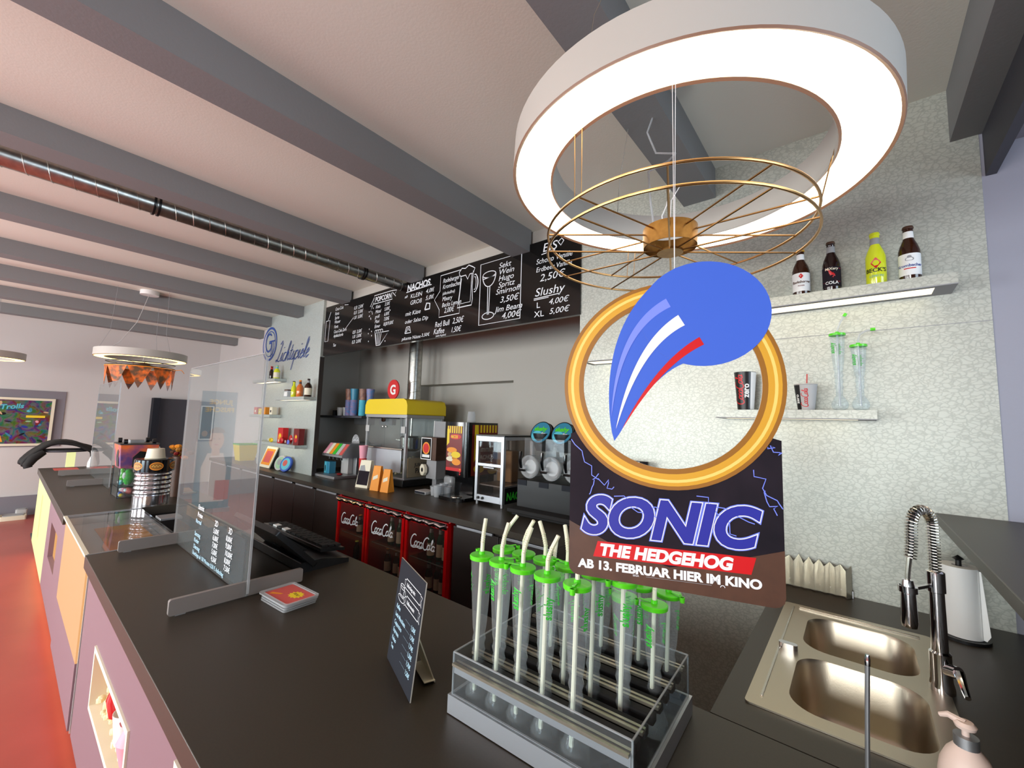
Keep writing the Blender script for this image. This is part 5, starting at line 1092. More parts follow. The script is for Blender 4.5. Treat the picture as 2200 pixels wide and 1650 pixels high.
# slush machine with three bowls
X0, X1, Y0, Y1 = -2.10, -1.43, 2.64, 3.10
t = thing('slush_machine', 'black slush machine with three clear bowls and blue round signs', 'slush machine', (-1.75, 2.85, ZT))
m = MB(); m.box(X0, X1, Y0, Y1, ZT + .02, 1.21, 'black'); m.box(X0, X1, Y0 - .12, Y0, ZT + .02, ZT + .05, 'black_matt'); m.box(X0 + .03, X1 - .03, Y0 - .10, Y1 - .05, ZT + .0005, ZT + .02, 'black_matt'); m.build('body', t, bevel=.006)
for i in range(3):
    cx = X0 + .105 + .205 * i
    m = MB(); m.box(cx - .095, cx - .01, Y0 - .004, Y0, 1.165, 1.205, 'slate'); m.build('plate', t)
    m = MB(); m.lathe([(.082, 0), (.088, .02), (.088, .36)], (cx, Y0 + .02, 1.31), 'clear_cup', 26, (0, 1, 0)); m.lathe([(0, -.006), (.082, -.006), (.090, .0), (.090, .014), (.082, .016)], (cx, Y0 + .01, 1.31), 'clear_frost', 28, (0, 1, 0)); b = m.build('bowl', t)
    g = MB(); g.box(cx - .085, cx + .085, Y0 + .06, Y0 + .36, 1.36, 1.53, 'clear_cup'); g.build('bowl_hopper', b)
    g = MB(); g.lathe([(0, 0), (.055, 0), (.045, .05), (.045, .34), (0, .34)], (cx, Y0 + .03, 1.31), 'white', 22, (0, 1, 0)); g.build('mixer_drum', b)
    m = MB(); m.lathe([(.0, 0), (.024, 0), (.024, .05), (0, .05)], (cx - .035, Y0 - .03, 1.30), 'clear_frost', 14, (0, 1, 0)); m.tube([(cx - .04, Y0 - .035, 1.30), (cx - .04, Y0 - .05, 1.36), (cx - .04, Y0 - .045, 1.43)], [.009, .014, .011], 'black_gloss', 10); m.cyl((cx - .06, Y0 - .035, 1.285), (cx - .005, Y0 - .035, 1.285), .009, 'black_gloss', 8); m.build('tap', t)
    m = MB(); m.plate(ell(0, 0, .10, .10, 36), (cx + .01, Y0 + .20, 1.555), (1, 0, 0), (0, .55, .83), .03, 'black', 'black'); m.lathe([(.10, .0), (.09, -.10), (.07, -.14), (0, -.15)], (cx + .01, Y0 + .205, 1.57), 'black', 28, (0, 0, 1)); m.build('lid', t)
    o = Vector((cx + .01, Y0 + .135, 1.56)); uu = Vector((1, 0, 0)); vv = Vector((0, .42, .9)).normalized()
    m = MB(); m.plate(ell(0, .02, .098, .098, 36), o, uu, vv, -.02, 'black'); m.plate(ell(0, .02, .090, .090, 36), o, uu, vv, .0012, 'teal'); m.plate(ell(-.03, -.01, .05, .045, 20), o, uu, vv, .002, 'cyan'); m.text('slushy', .05, o - uu * .07 + vv * .035, uu, vv, 'green_lid', .25, .04, 'LEFT', 1, .003); m.text('fox', .03, o + uu * .01 + vv * .0, uu, vv, 'white', .2, .03, 'LEFT', 1, .003); m.build('round_sign', t)
# small things on the back bar
t = thing('card_terminal', 'flat grey box lying in front of the cheese dispenser', 'terminal', (-3.22, 2.62, ZT)); m = MB(); m.box(-3.30, -3.14, 2.57, 2.70, ZT + .0005, ZT + .028, 'grey_light'); m.build('body', t, bevel=.004); m = MB(); m.box(-3.295, -3.145, 2.5685, 2.5705, ZT + .004, ZT + .024, 'slate'); m.build('front_strip', t)
for i, (x, y) in enumerate(((-3.08, 2.63), (-3.0, 2.60), (-2.98, 2.70), (-3.05, 2.72))):
    t = thing('dip_cup', '%s stack of clear dip cups beside the cheese dispenser' % ('left', 'front', 'right', 'rear')[i], 'cups', (x, y, ZT), 0, 'clear dip cup stacks')
    m = MB(); m.lathe([(0, .0005), (.032, .0005), (.042, .085 + .02 * (i % 2)), (.039, .085 + .02 * (i % 2)), (.03, .006), (0, .006)], (0, 0, 0), 'clear_frost', 18); m.build('cups', t, world=False)
    m = MB(); m.lathe([(.042, .0), (.0445, .003), (.042, .006)], (0, 0, .082 + .02 * (i % 2)), 'clear_frost', 18); m.build('rim', t, world=False)
t = thing('plastic_bag', 'crumpled clear plastic wrap standing on the flat grey box', 'plastic bag', (-3.1, 2.85, ZT)); m = MB(); m.box(-3.16, -3.04, 2.80, 2.86, ZT + .0005, ZT + .16, 'clear_frost'); m.build('bag', t, bevel=.02)

# ---------------------------------------------------------------- shelves on the silver wall
def glow_shelf(name, label, x0, x1, z0, z1, d, yw, k, lit=True):
    t = thing(name, label, 'shelf', ((x0 + x1) / 2, yw, z0), 0, 'lit wall shelves')
    m = MB(); m.box(x0, x1, yw - d, yw - .001, z0 + .004, z1, k); m.plate([rect(x0, yw - d, x1, yw - .001), rect(x0 + .03, yw - d + .025, x1 - .06, yw - .03)[::-1]], (0, 0, z0), (1, 0, 0), (0, 1, 0), .004, 'grey'); m.build('board', t)
    if lit: m = MB(); m.box(x0 + .03, x1 - .06, yw - d + .025, yw - .03, z0 + .001, z0 + .003, 'shelf_glow'); m.build('light', t)
    return t
glow_shelf('wall_shelf', 'upper right lit silver shelf carrying four labelled bottles', -.50, .315, 2.222, 2.268, .155, YW, 'silver')
glow_shelf('wall_shelf', 'lower right shelf carrying cola cups and two slush cups', -.535, .066, 1.705, 1.745, .155, YW, 'silver')
glow_shelf('wall_shelf', 'left lit silver shelf seen through the gold ring', -1.30, -.80, 2.035, 2.078, .155, YW, 'silver')
zs = 2.2685; ys = YW - .085
bottle('bottle', 'brown bottle with gold cap and white label, left on upper right shelf', (-.175, ys, zs), 'glass_brown', 'gold_a', .034, .225, 'white', 'bottles on the lit silver shelf', 'white', .0135, [('Radeberger', .017, .060, 'card_brown', .25), ('♦', .022, .085, 'red', 0), ('PILSNER', .007, .045, 'red_dark', 0)])
bottle('bottle', 'dark cola beer bottle with X label, second on upper right shelf', (-.062, ys, zs), 'glass_cola', 'card_brown', .033, .235, 'card_dark', 'bottles on the lit silver shelf', 'grey', .0135, [('X', .085, .045, 'red', .1), ('MiXery', .016, .098, 'cream', .1), ('COLA', .018, .034, 'white', 0)])
bottle('bottle', 'bright lime yellow bottle with silver label on upper right shelf', (.088, ys, zs), 'glass_lime', 'glass_lime', .034, .235, None, 'bottles on the lit silver shelf', 'grey', .0145, [('BECK’S', .0235, .058, 'black', 0), ('♦', .042, .082, 'red', 0), ('LEMON', .014, .036, 'soap_green', .2)])
bottle('bottle', 'brown bottle with big white oval label, right end of upper shelf', (.192, ys, zs), 'glass_brown', 'card_brown', .034, .235, 'white', 'bottles on the lit silver shelf', 'white', .0145, [('Krombacher', .0165, .058, 'blue_ink', 0), ('▬▬▬', .012, .048, 'red', 0), ('♣', .026, .082, 'grey', 0)])
zs = 1.7455
t = thing('cola_cup', 'large black zero sugar cola cup on the lower right shelf', 'cup', (-.415, ys, zs)); A0 = math.atan2(-ys, .415)
m = MB(); m.lathe([(0, .0005), (.035, .0005), (.048, .185), (.046, .185), (.034, .004), (0, .004)], (-.415, ys, zs), 'black', 26); m.lathe([(.0354, .003), (.0482, .183)], (-.415, ys, zs), 'white', 10, (0, 0, 1), A0 + .55, A0 + 1.5); m.build('cup', t)
def wrap_text(mb, c, r0, r1, h0, h1, a, fn_st, k): pass
def curved(mb, vs, fs, c, rr, k, a, hz, sz, vert=True):
    """writing that climbs a cup side: text x runs upwards"""
    out = []
    for v in vs:
        if vert: h = hz + v[0] * sz; an = a - v[1] * sz / rr(h)
        else: h = hz + v[1] * sz; an = a + v[0] * sz / rr(h)
        out.append((c[0] + (rr(h) + .0009) * cos(an), c[1] + (rr(h) + .0009) * sin(an), c[2] + h))
    mb.add(out, fs, k)
def cola_script(mb, c, rr, k, a, hz, sz):
    tmp = MB(); script(tmp, 'CocaCola', 1.0, (0, 0, 0), (1, 0, 0), (0, 1, 0), k, .26, .3)
    curved(mb, tmp.v, tmp.f, c, rr, k, a, hz, sz)
rr = lambda h: .035 + .013 * h / .185
m = MB(); cola_script(m, (-.415, ys, zs), rr, 'red', A0 - .25, .022, .0185); vs, fs = text_mesh('zero', 0, .03, 'LEFT'); curved(m, vs, fs, (-.415, ys, zs), rr, 'white', A0 + .35, .06, .036); m.build('lettering', t)
t = thing('cola_cup', 'small grey cola cup with straw on the lower right shelf', 'cup', (-.172, ys, zs)); A0 = math.atan2(-ys, .172)
m = MB(); m.lathe([(0, .0005), (.032, .0005), (.044, .115), (.042, .115), (.031, .004), (0, .004)], (-.172, ys, zs), 'grey_light', 26); m.lathe([(.0323, .003), (.0442, .113)], (-.172, ys, zs), 'black', 10, (0, 0, 1), A0 - 1.6, A0 - .55); m.build('cup', t)
rr = lambda h: .032 + .012 * h / .115
m = MB(); cola_script(m, (-.172, ys, zs), rr, 'red', A0 + .15, .012, .0105); vs, fs = text_mesh('zero', 0, .03, 'LEFT'); curved(m, vs, fs, (-.172, ys, zs), rr, 'white', A0 - .75, .03, .022); m.build('lettering', t)
m = MB(); m.tube([(-.172, ys, zs + .03), (-.165, ys, zs + .165)], .0028, 'red_paper', 8); m.build('straw', t)
m = MB(); m.lathe([(.043, .113), (.0455, .115), (.043, .119)], (-.172, ys, zs), 'grey_light', 22); m.build('rim', t)
def shelf_cup(label, at, s):
    c = slush_cup(label, s, .4, .3); c['group'] = 'slush cups on the silver wall shelf'; c.location = at
    for k in list(c.children):
        if k.name.startswith('straw') and not k.name.startswith('straw_cap'): bpy.data.objects.remove(k)
        elif k.name.startswith('straw_cap'): bpy.data.objects.remove(k)
    H = .352 * s; m = MB(); m.tube([(0, 0, .02), (0, 0, H + .02), (.006, 0, H + .045), (.030, 0, H + .060), (.045, 0, H + .062)] if s < .85 else [(0, 0, .02), (0, 0, H + .015), (.010, 0, H + .045), (.026, 0, H + .075)], .0042, 'clear_frost', 8); m.build('straw', c, world=False)
    m = MB(); e = Vector((.050, 0, H + .062)) if s < .85 else Vector((.030, 0, H + .080)); d = Vector((1, 0, 0)) if s < .85 else Vector((.45, 0, .8)); m.cyl(e - d * .008, e + d * .008, .0065, 'green_lid', 12); m.build('straw_cap', c, world=False)
shelf_cup('taller clear slush cup with green lid on the lower right shelf', (-.052, ys, zs + .0005), .96)
shelf_cup('shorter clear slush cup with green lid, right end of lower shelf', (.018, ys, zs + .0005), .80)
zs = 2.0785
bottle('bottle', 'yellow bottle on the left lit shelf, seen through the gold ring', (-1.0, ys, zs), 'glass_lime', 'glass_lime', .032, .235, None, 'bottles on the lit silver shelf', 'soap_green')
bottle('bottle', 'bottle with grey cap on the left lit shelf, right of the yellow one', (-.89, ys, zs), 'glass_brown', 'grey', .032, .25, 'white', 'bottles on the lit silver shelf')
# display carton seen through the ring
t = thing('snack_carton', 'orange and violet snack carton on a shelf low behind the gold ring', 'carton', (-1.08, YW - .08, 1.36))
m = MB(); m.box(-1.16, -.93, YW - .14, YW - .02, 1.302, 1.45, 'card_dark'); m.build('carton', t); m = MB(); m.box(-1.155, -1.05, YW - .1415, YW - .14, 1.31, 1.44, 'orange'); m.box(-1.04, -.94, YW - .1415, YW - .14, 1.31, 1.40, 'red'); m.box(-1.14, -1.08, YW - .1425, YW - .1415, 1.41, 1.432, 'yellow_ink'); m.build('print', t)
m = MB(); m.bar((-1.16, YW - .14, 1.452), (-.93, YW - .14, 1.452), .01, .01, 'clear_frost'); m.build('top_edge', t)
t = thing('wall_shelf', 'lowest shelf on the silver wall, behind the gold ring', 'shelf', (-1.0, YW, 1.28)); m = MB(); m.box(-1.30, -.80, YW - .155, YW - .001, 1.262, 1.3015, 'silver'); m.build('board', t); m = MB(); m.box(-1.27, -.86, YW - .13, YW - .03, 1.2605, 1.262, 'shelf_glow'); m.build('light', t)

# ---------------------------------------------------------------- pillar shelves
YP = YW
glow_shelf('wall_shelf', 'topmost pillar shelf with a red and a lime bottle', -6.70, -5.93, 2.103, 2.143, .15, YP, 'silver_fine')
glow_shelf('wall_shelf', 'right pillar shelf with four bottles and a jar', -5.86, -5.04, 1.848, 1.886, .15, YP, 'silver_fine')
glow_shelf('wall_shelf', 'middle left pillar shelf with small boxes behind the screen edge', -6.72, -6.00, 1.622, 1.66, .15, YP, 'silver_fine')
glow_shelf('wall_shelf', 'lowest pillar shelf with red snack cartons', -6.45, -5.18, 1.262, 1.300, .15, YP, 'silver_fine', True)
yp = YP - .08
bottle('bottle', 'dark red bottle on the topmost pillar shelf', (-6.24, yp, 2.1435), 'glass_cola', 'red', .028, .185, None, 'bottles on the pillar shelves', 'red', .013)
bottle('bottle', 'lime bottle with turquoise neck on the topmost pillar shelf', (-6.06, yp, 2.1435), 'glass_lime', 'cyan', .040, .185, 'cream', 'bottles on the pillar shelves', 'cyan')
t = thing('glass_jar', 'small labelled jar left of the bottles on the right pillar shelf', 'jar', (-5.66, yp, 1.8865)); m = MB(); m.box(-5.71, -5.60, yp - .03, yp + .03, 1.887, 1.975, 'clear_frost'); m.build('glass', t, bevel=.004); m = MB(); m.box(-5.70, -5.61, yp - .0315, yp - .0305, 1.90, 1.955, 'white'); m.build('label', t); m = MB(); m.box(-5.705, -5.605, yp - .028, yp + .028, 1.975, 1.988, 'card_brown'); m.build('lid', t)
bottle('bottle', 'thin dark green bottle, first on the right pillar shelf', (-5.50, yp, 1.8865), 'glass_green', 'black', .026, .205, 'blue_glow', 'bottles on the pillar shelves')
bottle('bottle', 'lime green bottle, second on the right pillar shelf', (-5.43, yp - .025, 1.8865), 'glass_lime', 'glass_lime', .032, .19, None, 'bottles on the pillar shelves')
bottle('bottle', 'orange bottle with dark neck, third on the right pillar shelf', (-5.32, yp, 1.8865), 'glass_amber', 'orange', .040, .21, None, 'bottles on the pillar shelves', 'card_brown')
bottle('bottle', 'brown bottle with cream label, right end of right pillar shelf', (-5.095, yp, 1.8865), 'glass_brown', 'black', .042, .218, 'cream', 'bottles on the pillar shelves', 'grey')
for i, (x, w, h, k, lb) in enumerate(((-6.62, .11, .10, 'red_paper', 'red and yellow box, left on the middle pillar shelf'), (-6.46, .10, .08, 'yellow', 'yellow box, second on the middle pillar shelf'), (-6.32, .10, .10, 'orange', 'orange box, third on the middle pillar shelf'), (-6.08, .09, .10, 'cream', 'cream box with black mark, right end of middle pillar shelf'))):
    t = thing('snack_box', lb, 'box', (x, yp, 1.6605)); m = MB(); m.box(x - w / 2, x + w / 2, yp - .03, yp + .03, 1.661, 1.661 + h, k); m.build('box', t, bevel=.002); m = MB(); m.box(x - w * .2, x + w * .2, yp - .0312, yp - .0302, 1.661 + h * .3, 1.661 + h * .6, 'black' if i == 3 else 'cream'); m.build('print', t)
z = 1.3005
for (x, w, h, k, lb) in ((-5.72, .15, .195, 'red', 'left tall red snack carton on the lowest pillar shelf'), (-5.26, .14, .198, 'red_dark', 'right tall dark red snack carton on the lowest pillar shelf')):
    t = thing('snack_carton', lb, 'carton', (x, yp, z)); m = MB(); m.box(x - w / 2, x + w / 2, yp - .03, yp + .04, z + .0005, z + h, k); m.build('carton', t, bevel=.002); m = MB(); m.plate(ell(x, z + h * .4, w * .32, h * .25, 20), (0, yp - .0305, 0), (1, 0, 0), (0, 0, 1), .0012, 'orange' if k == 'red' else 'red'); m.plate(ell(x + .01, z + h * .5, w * .15, h * .1, 16), (0, yp - .032, 0), (1, 0, 0), (0, 0, 1), .0012, 'yellow_ink'); m.text('POM', .035, (x - .04, yp - .0308, z + h * .8), (1, 0, 0), (0, 0, 1), 'cream', .1, .03) if False else None; m.build('print', t)
for (x, k, lb, s) in ((-5.95, 'yellow', 'yellow snack packet, left on the lowest pillar shelf', (1.7, .6, .8)), (-5.63, 'red', 'red crinkled packet in front of the left red carton', (1.3, .6, 1.1)), (-5.47, 'red_gloss', 'shiny red packet between the two tall cartons', (1.3, .6, 1.6)), (-5.43, 'blue_glow', 'small blue white packet between the two tall cartons', (.8, .6, .8))):
    t = thing('snack_packet', lb, 'packet', (x, yp - .045, z)); m = MB(); r = .04; m.ball((x, yp - .045 if k != 'red_gloss' else yp, z + r * s[2] * .9), r, k, 10, (s[0], s[1] * .6, s[2] * .9)); m.build('packet', t)
    m = MB(); m.box(x - .012, x + .012, yp - .080 if k != 'red_gloss' else yp - .02, yp - .078 if k != 'red_gloss' else yp - .018, z + .02, z + .05, 'cream'); m.build('print', t)
# picture and discs on the counter at the pillar
t = thing('framed_picture', 'orange red picture in cream frame leaning on the pillar', 'picture', (-6.15, 2.30, ZT)); o = Vector((-6.33, 2.285, ZT + .002)); v = Vector((.03, .085, .27)); 
m = MB(); m.plate(rect(0, 0, .34, v.length), o, (1, 0, 0), v, .012, 'cream', 'cream'); m.build('frame', t); m = MB(); m.plate(rect(.03, .035, .31, v.length - .03), o, (1, 0, 0), v, .0135, 'orange'); m.plate(rect(.07, .07, .27, v.length - .06), o, (1, 0, 0), v, .0142, 'red_paper'); m.build('picture', t); m = MB(); m.plate([(0, 0), (.09, 0), (.085, .27)], (-5.985, 2.285, ZT + .001), (0, 1, 0), (0, 0, 1), .004, 'black'); m.build('side_flap', t)
for i, (x, k, lb) in enumerate(((-5.73, 'grey_light', 'grey round disc with printed figures leaning on the pillar'), (-5.56, 'blue', 'blue round disc beside the grey disc, leaning on the pillar'))):
    t = thing('round_tin', lb, 'disc', (x, 2.31, ZT)); m = MB(); ax = Vector((.25, -.9, .3)).normalized(); c = Vector((x, 2.315, ZT + .094)); m.lathe([(0, -.012), (.095, -.012), (.098, 0), (.095, .012), (0, .013)], c, k, 32, ax); m.build('tin', t)
    m = MB(); m.lathe([(0, .0135), (.075, .0135)], c, 'soap_green' if i == 0 else 'cyan', 28, ax); m.lathe([(0, .0145), (.04, .0145)], c + Vector((-.015, 0, .01)), 'grey' if i == 0 else 'red_paper', 20, ax); m.build('print', t)
# ---------------------------------------------------------------- things on the far bar counter
t = thing('acrylic_box', 'clear acrylic box with green and colourful toys on the far bar', 'display box', (-4.70, .72, ZT))
bx = (-4.86, -4.575, .63, .85)
m = MB()
for q in ((bx[0], bx[0] + .005, bx[2], bx[3]), (bx[1] - .005, bx[1], bx[2], bx[3]), (bx[0], bx[1], bx[2], bx[2] + .005), (bx[0], bx[1], bx[3] - .005, bx[3])): m.box(q[0], q[1], q[2], q[3], ZT + .002, 1.185, 'clear')
m.box(bx[0], bx[1], bx[2], bx[3], ZT + .0005, ZT + .006, 'clear_dark'); m.build('box', t)
m = MB()
for x in (bx[0], bx[1]):
    for y in (bx[2], bx[3]): m.bar((x, y, ZT + .002), (x, y, 1.185), .005, .005, 'black', (1, 0, 0))
m.box(bx[0], bx[1], bx[2], bx[3], ZT + .085, ZT + .090, 'black'); m.build('edges', t)
def gift(name, label, x, y, z, r, k, sc, cat='toy'):
    t = thing(name, label, cat, (x, y, z)); m = MB(); m.ball((x, y, z + r * sc[2]), r, k, 12, sc); m.build('body', t)
    m = MB(); m.ball((x + r * .2, y - r * sc[1] * .7, z + r * sc[2] * 1.2), r * .45, 'white' if k != 'white' else 'red', 10, sc); m.build('trim', t)
z1 = ZT + .0905
gift('toy_packet', 'green toy packet on upper level of the acrylic box', -4.66, .70, z1, .045, 'green_ink', (.8, .8, 1.5)); gift('toy_packet', 'bright green upright packet at the left in the acrylic box', -4.78, .68, z1, .03, 'green_lid', (.8, .8, 2.4)); gift('toy_packet', 'blue toy packet low on upper level of the acrylic box', -4.70, .66, z1, .022, 'cyan', (1.2, .9, 1.0))
z0 = ZT + .0065
gift('sweet_packet', 'red white sweet packet on lower level of the acrylic box', -4.68, .72, z0, .035, 'red_paper', (1.6, 1, 1.0), 'packet'); gift('sweet_packet', 'blue sweet packet on lower level of the acrylic box', -4.66, .66, z0, .024, 'blue', (1.2, .8, .8), 'packet'); gift('sweet_packet', 'yellow sweet packet at front corner of the acrylic box', -4.615, .66, z0, .02, 'yellow', (1.3, .9, .7), 'packet'); gift('sweet_packet', 'pink sweet packet at the left of the acrylic box', -4.80, .70, z0, .030, 'pink', (1.4, .9, 1.0), 'packet')
t = thing('picture_tin', 'square tin with orange violet sky picture standing on the acrylic box', 'tin', (-4.72, .74, 1.186))
m = MB(); vs = [(-4.85, .635, 1.1865), (-4.59, .635, 1.1865), (-4.59, .84, 1.1865), (-4.85, .84, 1.1865), (-4.88, .62, 1.375), (-4.57, .62, 1.375), (-4.57, .86, 1.375), (-4.88, .86, 1.375)]
mat('sky_picture', (222, 110, 50), .4, mottle=(7, (90, 60, 120), .12)); m.add(vs, [(3, 2, 1, 0), (0, 1, 5, 4), (1, 2, 6, 5), (2, 3, 7, 6), (3, 0, 4, 7), (4, 5, 6, 7)], 'sky_picture'); m.build('tin', t, smooth=False)
m = MB(); m.plate([(-.03, 0), (.05, 0), (.05, .06), (.03, .085), (.06, .12), (.03, .14), (-.02, .12), (-.05, .08), (-.04, .04)], (-4.72, .632, 1.195), (1, 0, 0), (0, -.06, 1), .002, 'black'); m.plate([(-.04, 0), (.03, 0), (.03, .06), (.05, .12), (.0, .13), (-.04, .08)], (-4.577, .74, 1.195), (0, 1, 0), (.1, 0, 1), .002, 'black'); m.build('print', t)
m = MB(); m.box(-4.885, -4.565, .615, .865, 1.375, 1.385, 'black'); m.box(-4.78, -4.68, .69, .78, 1.385, 1.41, 'grey')
for x in (-4.86, -4.60):
    for y in (.65, .83): m.lathe([(0, -.012), (.02, -.012), (.02, .012), (0, .012)], (x, y, 1.402), 'black', 12, (0, 1, 0))
m.build('lid', t)
t = thing('popcorn_tin', 'silver ribbed popcorn tin with black band and orange ovals', 'tin', (-4.20, .78, ZT)); c = (-4.20, .775)
prof = [(0, .0005), (.112, .0005), (.112, .07)]
for i in range(5): z = .075 + i * .034; prof += [(.104, z), (.112, z + .012), (.112, z + .02), (.104, z + .032)]
prof += [(.110, .25)]
m = MB(); m.lathe(prof, (c[0], c[1], ZT), 'tin', 36); m.build('tin', t)
m = MB(); m.lathe([(.111, .245), (.122, .248), (.122, .335), (.116, .342), (0, .342)], (c[0], c[1], ZT), 'black_gloss', 36); m.build('band', t)
m = MB(); base = math.atan2(-c[1], -c[0]) 
for a in (base + .10, base - .95, base + 1.15):
    vs, fs = [], []
    for (rx, rz, k, rr) in ((.042, .030, 'orange', .1226), (.036, .024, 'gold_b', .1232)):
        P = [(0, 0)] + ell(0, 0, rx, rz, 24); m.add([(c[0] + rr * cos(a + x / rr), c[1] + rr * sin(a + x / rr), ZT + .292 + z) for x, z in P], [(0, i, i % 24 + 1) for i in range(1, 25)], k)
    tmp = MB(); tmp.strip([(-.028, -.004), (-.018, .008), (-.010, -.006), (0, .008), (.008, -.006), (.018, .007), (.028, -.003)], .004, (0, 0, 0), (1, 0, 0), (0, 1, 0), 'gold_c'); m.add([(c[0] + .1238 * cos(a + v[0] / .1238), c[1] + .1238 * sin(a + v[0] / .1238), ZT + .292 + v[1]) for v in tmp.v], tmp.f, 'gold_c')
m.build('emblem', t)
t = thing('paper_cup', 'white paper tub upside down on the popcorn tin', 'cup', (c[0], c[1], ZT + .3425)); m = MB(); m.lathe([(.062, 0), (.052, .075), (0, .076)], (c[0] + .0, c[1], ZT + .3428), 'cream', 26); m.build('cup', t); m = MB(); m.lathe([(.063, 0), (.065, .004), (.062, .009)], (c[0], c[1], ZT + .3428), 'cream', 26); m.build('rim', t)
t = thing('flower_garland', 'dark red and orange leaf decoration behind the popcorn tin', 'decoration', (-4.4, .95, ZT)); m = MB(); random.seed(6)
for i in range(16): m.ball((-4.62 + random.uniform(0, .34), .98 + random.uniform(-.06, .06), 1.27 + random.uniform(0, .09)), random.uniform(.018, .032), random.choice(('red_dark', 'card_brown', 'orange', 'gold_b')), 8, (1, 1, .7))
m.build('leaves', t); m = MB(); m.cyl((-4.45, .98, ZT + .0005), (-4.45, .98, 1.28), .05, 'card_brown', 14); m.build('pot', t)
for i, (x, y, r_, lb) in enumerate(((-4.62, 1.02, 10, 'lower flat kraft bag lying behind the popcorn tin'), (-4.58, 1.03, -6, 'upper flat kraft bag lying behind the popcorn tin'))):
    t = thing('kraft_bag', lb, 'paper bag', (x, y, ZT + .0005 + .012 * i), R(r_), 'flat kraft bags'); m = MB(); m.box(-.16, .16, -.09, .09, 0, .010, 'kraft'); m.build('bag', t, world=False, bevel=.004); m = MB(); m.box(.10, .16, -.088, .088, .0102, .0108, 'cream'); m.build('fold', t, world=False)
for (x, y, lb) in ((-7.18, .52, 'red printed sheet at the front of the far bar end'), (-7.15, .86, 'red printed sheet at the back of the far bar end')):
    m = MB(); m.box(x - .14, x + .14, y - .10, y + .10, ZT + .0008, ZT + .002, 'red_paper'); tag(m.build('flyer'), lb, 'flyer')
t = thing('spray_bottle', 'pale blue white disinfectant bottle at the far bar end', 'bottle', (-7.30, .745, ZT)); m = MB(); m.lathe([(0, .0005), (.045, .0005), (.042, .06), (.026, .11), (.02, .13), (0, .13)], (-7.30, .745, ZT), 'white', 20); m.build('body', t); m = MB(); m.cyl((-7.30, .745, ZT + .13), (-7.30, .745, ZT + .20), .018, 'white', 14, .022); m.build('nozzle', t)
# bistro table with a black coat
t = thing('bistro_table', 'high round table with yellow lit column behind the far bar end', 'table', (-8.2, .56, 0)); m = MB(); m.lathe([(0, 0), (.25, 0), (.255, .012), (.25, .025), (0, .025)], (-8.2, .56, 1.09), 'paint_dark', 36); m.build('table_top', t); m = MB(); m.box(-8.25, -8.15, .585, .665, .02, 1.09, 'lit_panel'); m.build('lit_column', t); m = MB(); m.box(-8.4, -8.0, .36, .76, 0, .02, 'paint_dark'); m.build('base', t)
prof = [(.215, .93), (.225, .985), (.29, 1.06), (.36, 1.125), (.43, 1.185), (.50, 1.20), (.60, 1.185), (.68, 1.155), (.76, 1.125), (.825, 1.08), (.845, 1.0), (.84, .90)]
m = MB(); nx = len(prof); ny = 10; vs = []; random.seed(12)
for i, (y, z) in enumerate(prof):
    for j in range(ny + 1):
        x = -8.42 + .44 * j / ny; w = .012 * sin(2.1 * i + 1.3 * j) + .008 * sin(3.7 * j + i); edge = max(0, abs(j - ny / 2) - 3) * .02
        vs.append((x, y + .02 * sin(j * .9 + i), z + w - edge * (.4 + .3 * sin(i))))
m.add(vs, [(i * (ny + 1) + j, (i + 1) * (ny + 1) + j, (i + 1) * (ny + 1) + j + 1, i * (ny + 1) + j + 1) for i in range(nx - 1) for j in range(ny)], 'black_matt')
t = thing('coat', 'black coat draped over the far high round table', 'coat', (-8.2, .56, 1.12)); o = m.build('body', t); md = o.modifiers.new('thick', 'SOLIDIFY'); md.thickness = .05; md = o.modifiers.new('smooth', 'SUBSURF'); md.levels = md.render_levels = 1
m = MB(); m.tube([(-8.02, .36, 1.10), (-7.99, .28, 1.02), (-7.98, .24, .94), (-7.98, .25, .91)], [.045, .05, .045, .04], 'black_matt', 12); m.build('sleeve', t)

# ---------------------------------------------------------------- far wall pictures
XW = -9.998
def onwall(y0, y1, z0, z1, t_, k, mb): mb.box(XW, XW + t_, y0, y1, z0, z1, k)
t = thing('poster', 'large colourful film poster in cream frame at the left edge', 'poster', (XW, .05, 1.35))
m = MB(); onwall(-.72, .62, 1.05, 1.93, .012, 'paint_greyframe', m); m.build('mount', t)
m = MB(); m.plate([rect(-.62, .905 + .16, .51, 1.805), rect(-.585, 1.10, .475, 1.77)[::-1]], (XW + .013, 0, 0), (0, 1, 0), (0, 0, 1), .03, 'cream'); m.build('frame', t)
m = MB(); PX = XW + .014; m.plate(rect(-.585, 1.10, .475, 1.77), (PX, 0, 0), (0, 1, 0), (0, 0, 1), .002, 'poster_mix'); random.seed(21)
ks = ('blue', 'teal', 'card_dark', 'gold_a', 'red_dark', 'pink', 'card_brown', 'blue_deep', 'cyan', 'card_brown', 'red_dark', 'soap_green', 'card_dark', 'glass_green', 'slate', 'red', 'kraft', 'blue_ink')
for i in range(46):
    y = random.uniform(-.55, .44); z = random.uniform(1.125, 1.745); rx, rz = random.uniform(.012, .05), random.uniform(.008, .022); a = random.uniform(0, pi)
    m.plate([(y + rx * cos(b) * cos(a) - rz * sin(b) * sin(a), z + rx * cos(b) * sin(a) + rz * sin(b) * cos(a)) for b in [2 * pi * k / 10 for k in range(10)]], (PX, 0, 0), (0, 1, 0), (0, 0, 1), .0022 + i * .00002, random.choice(ks))
m.build('picture', t)
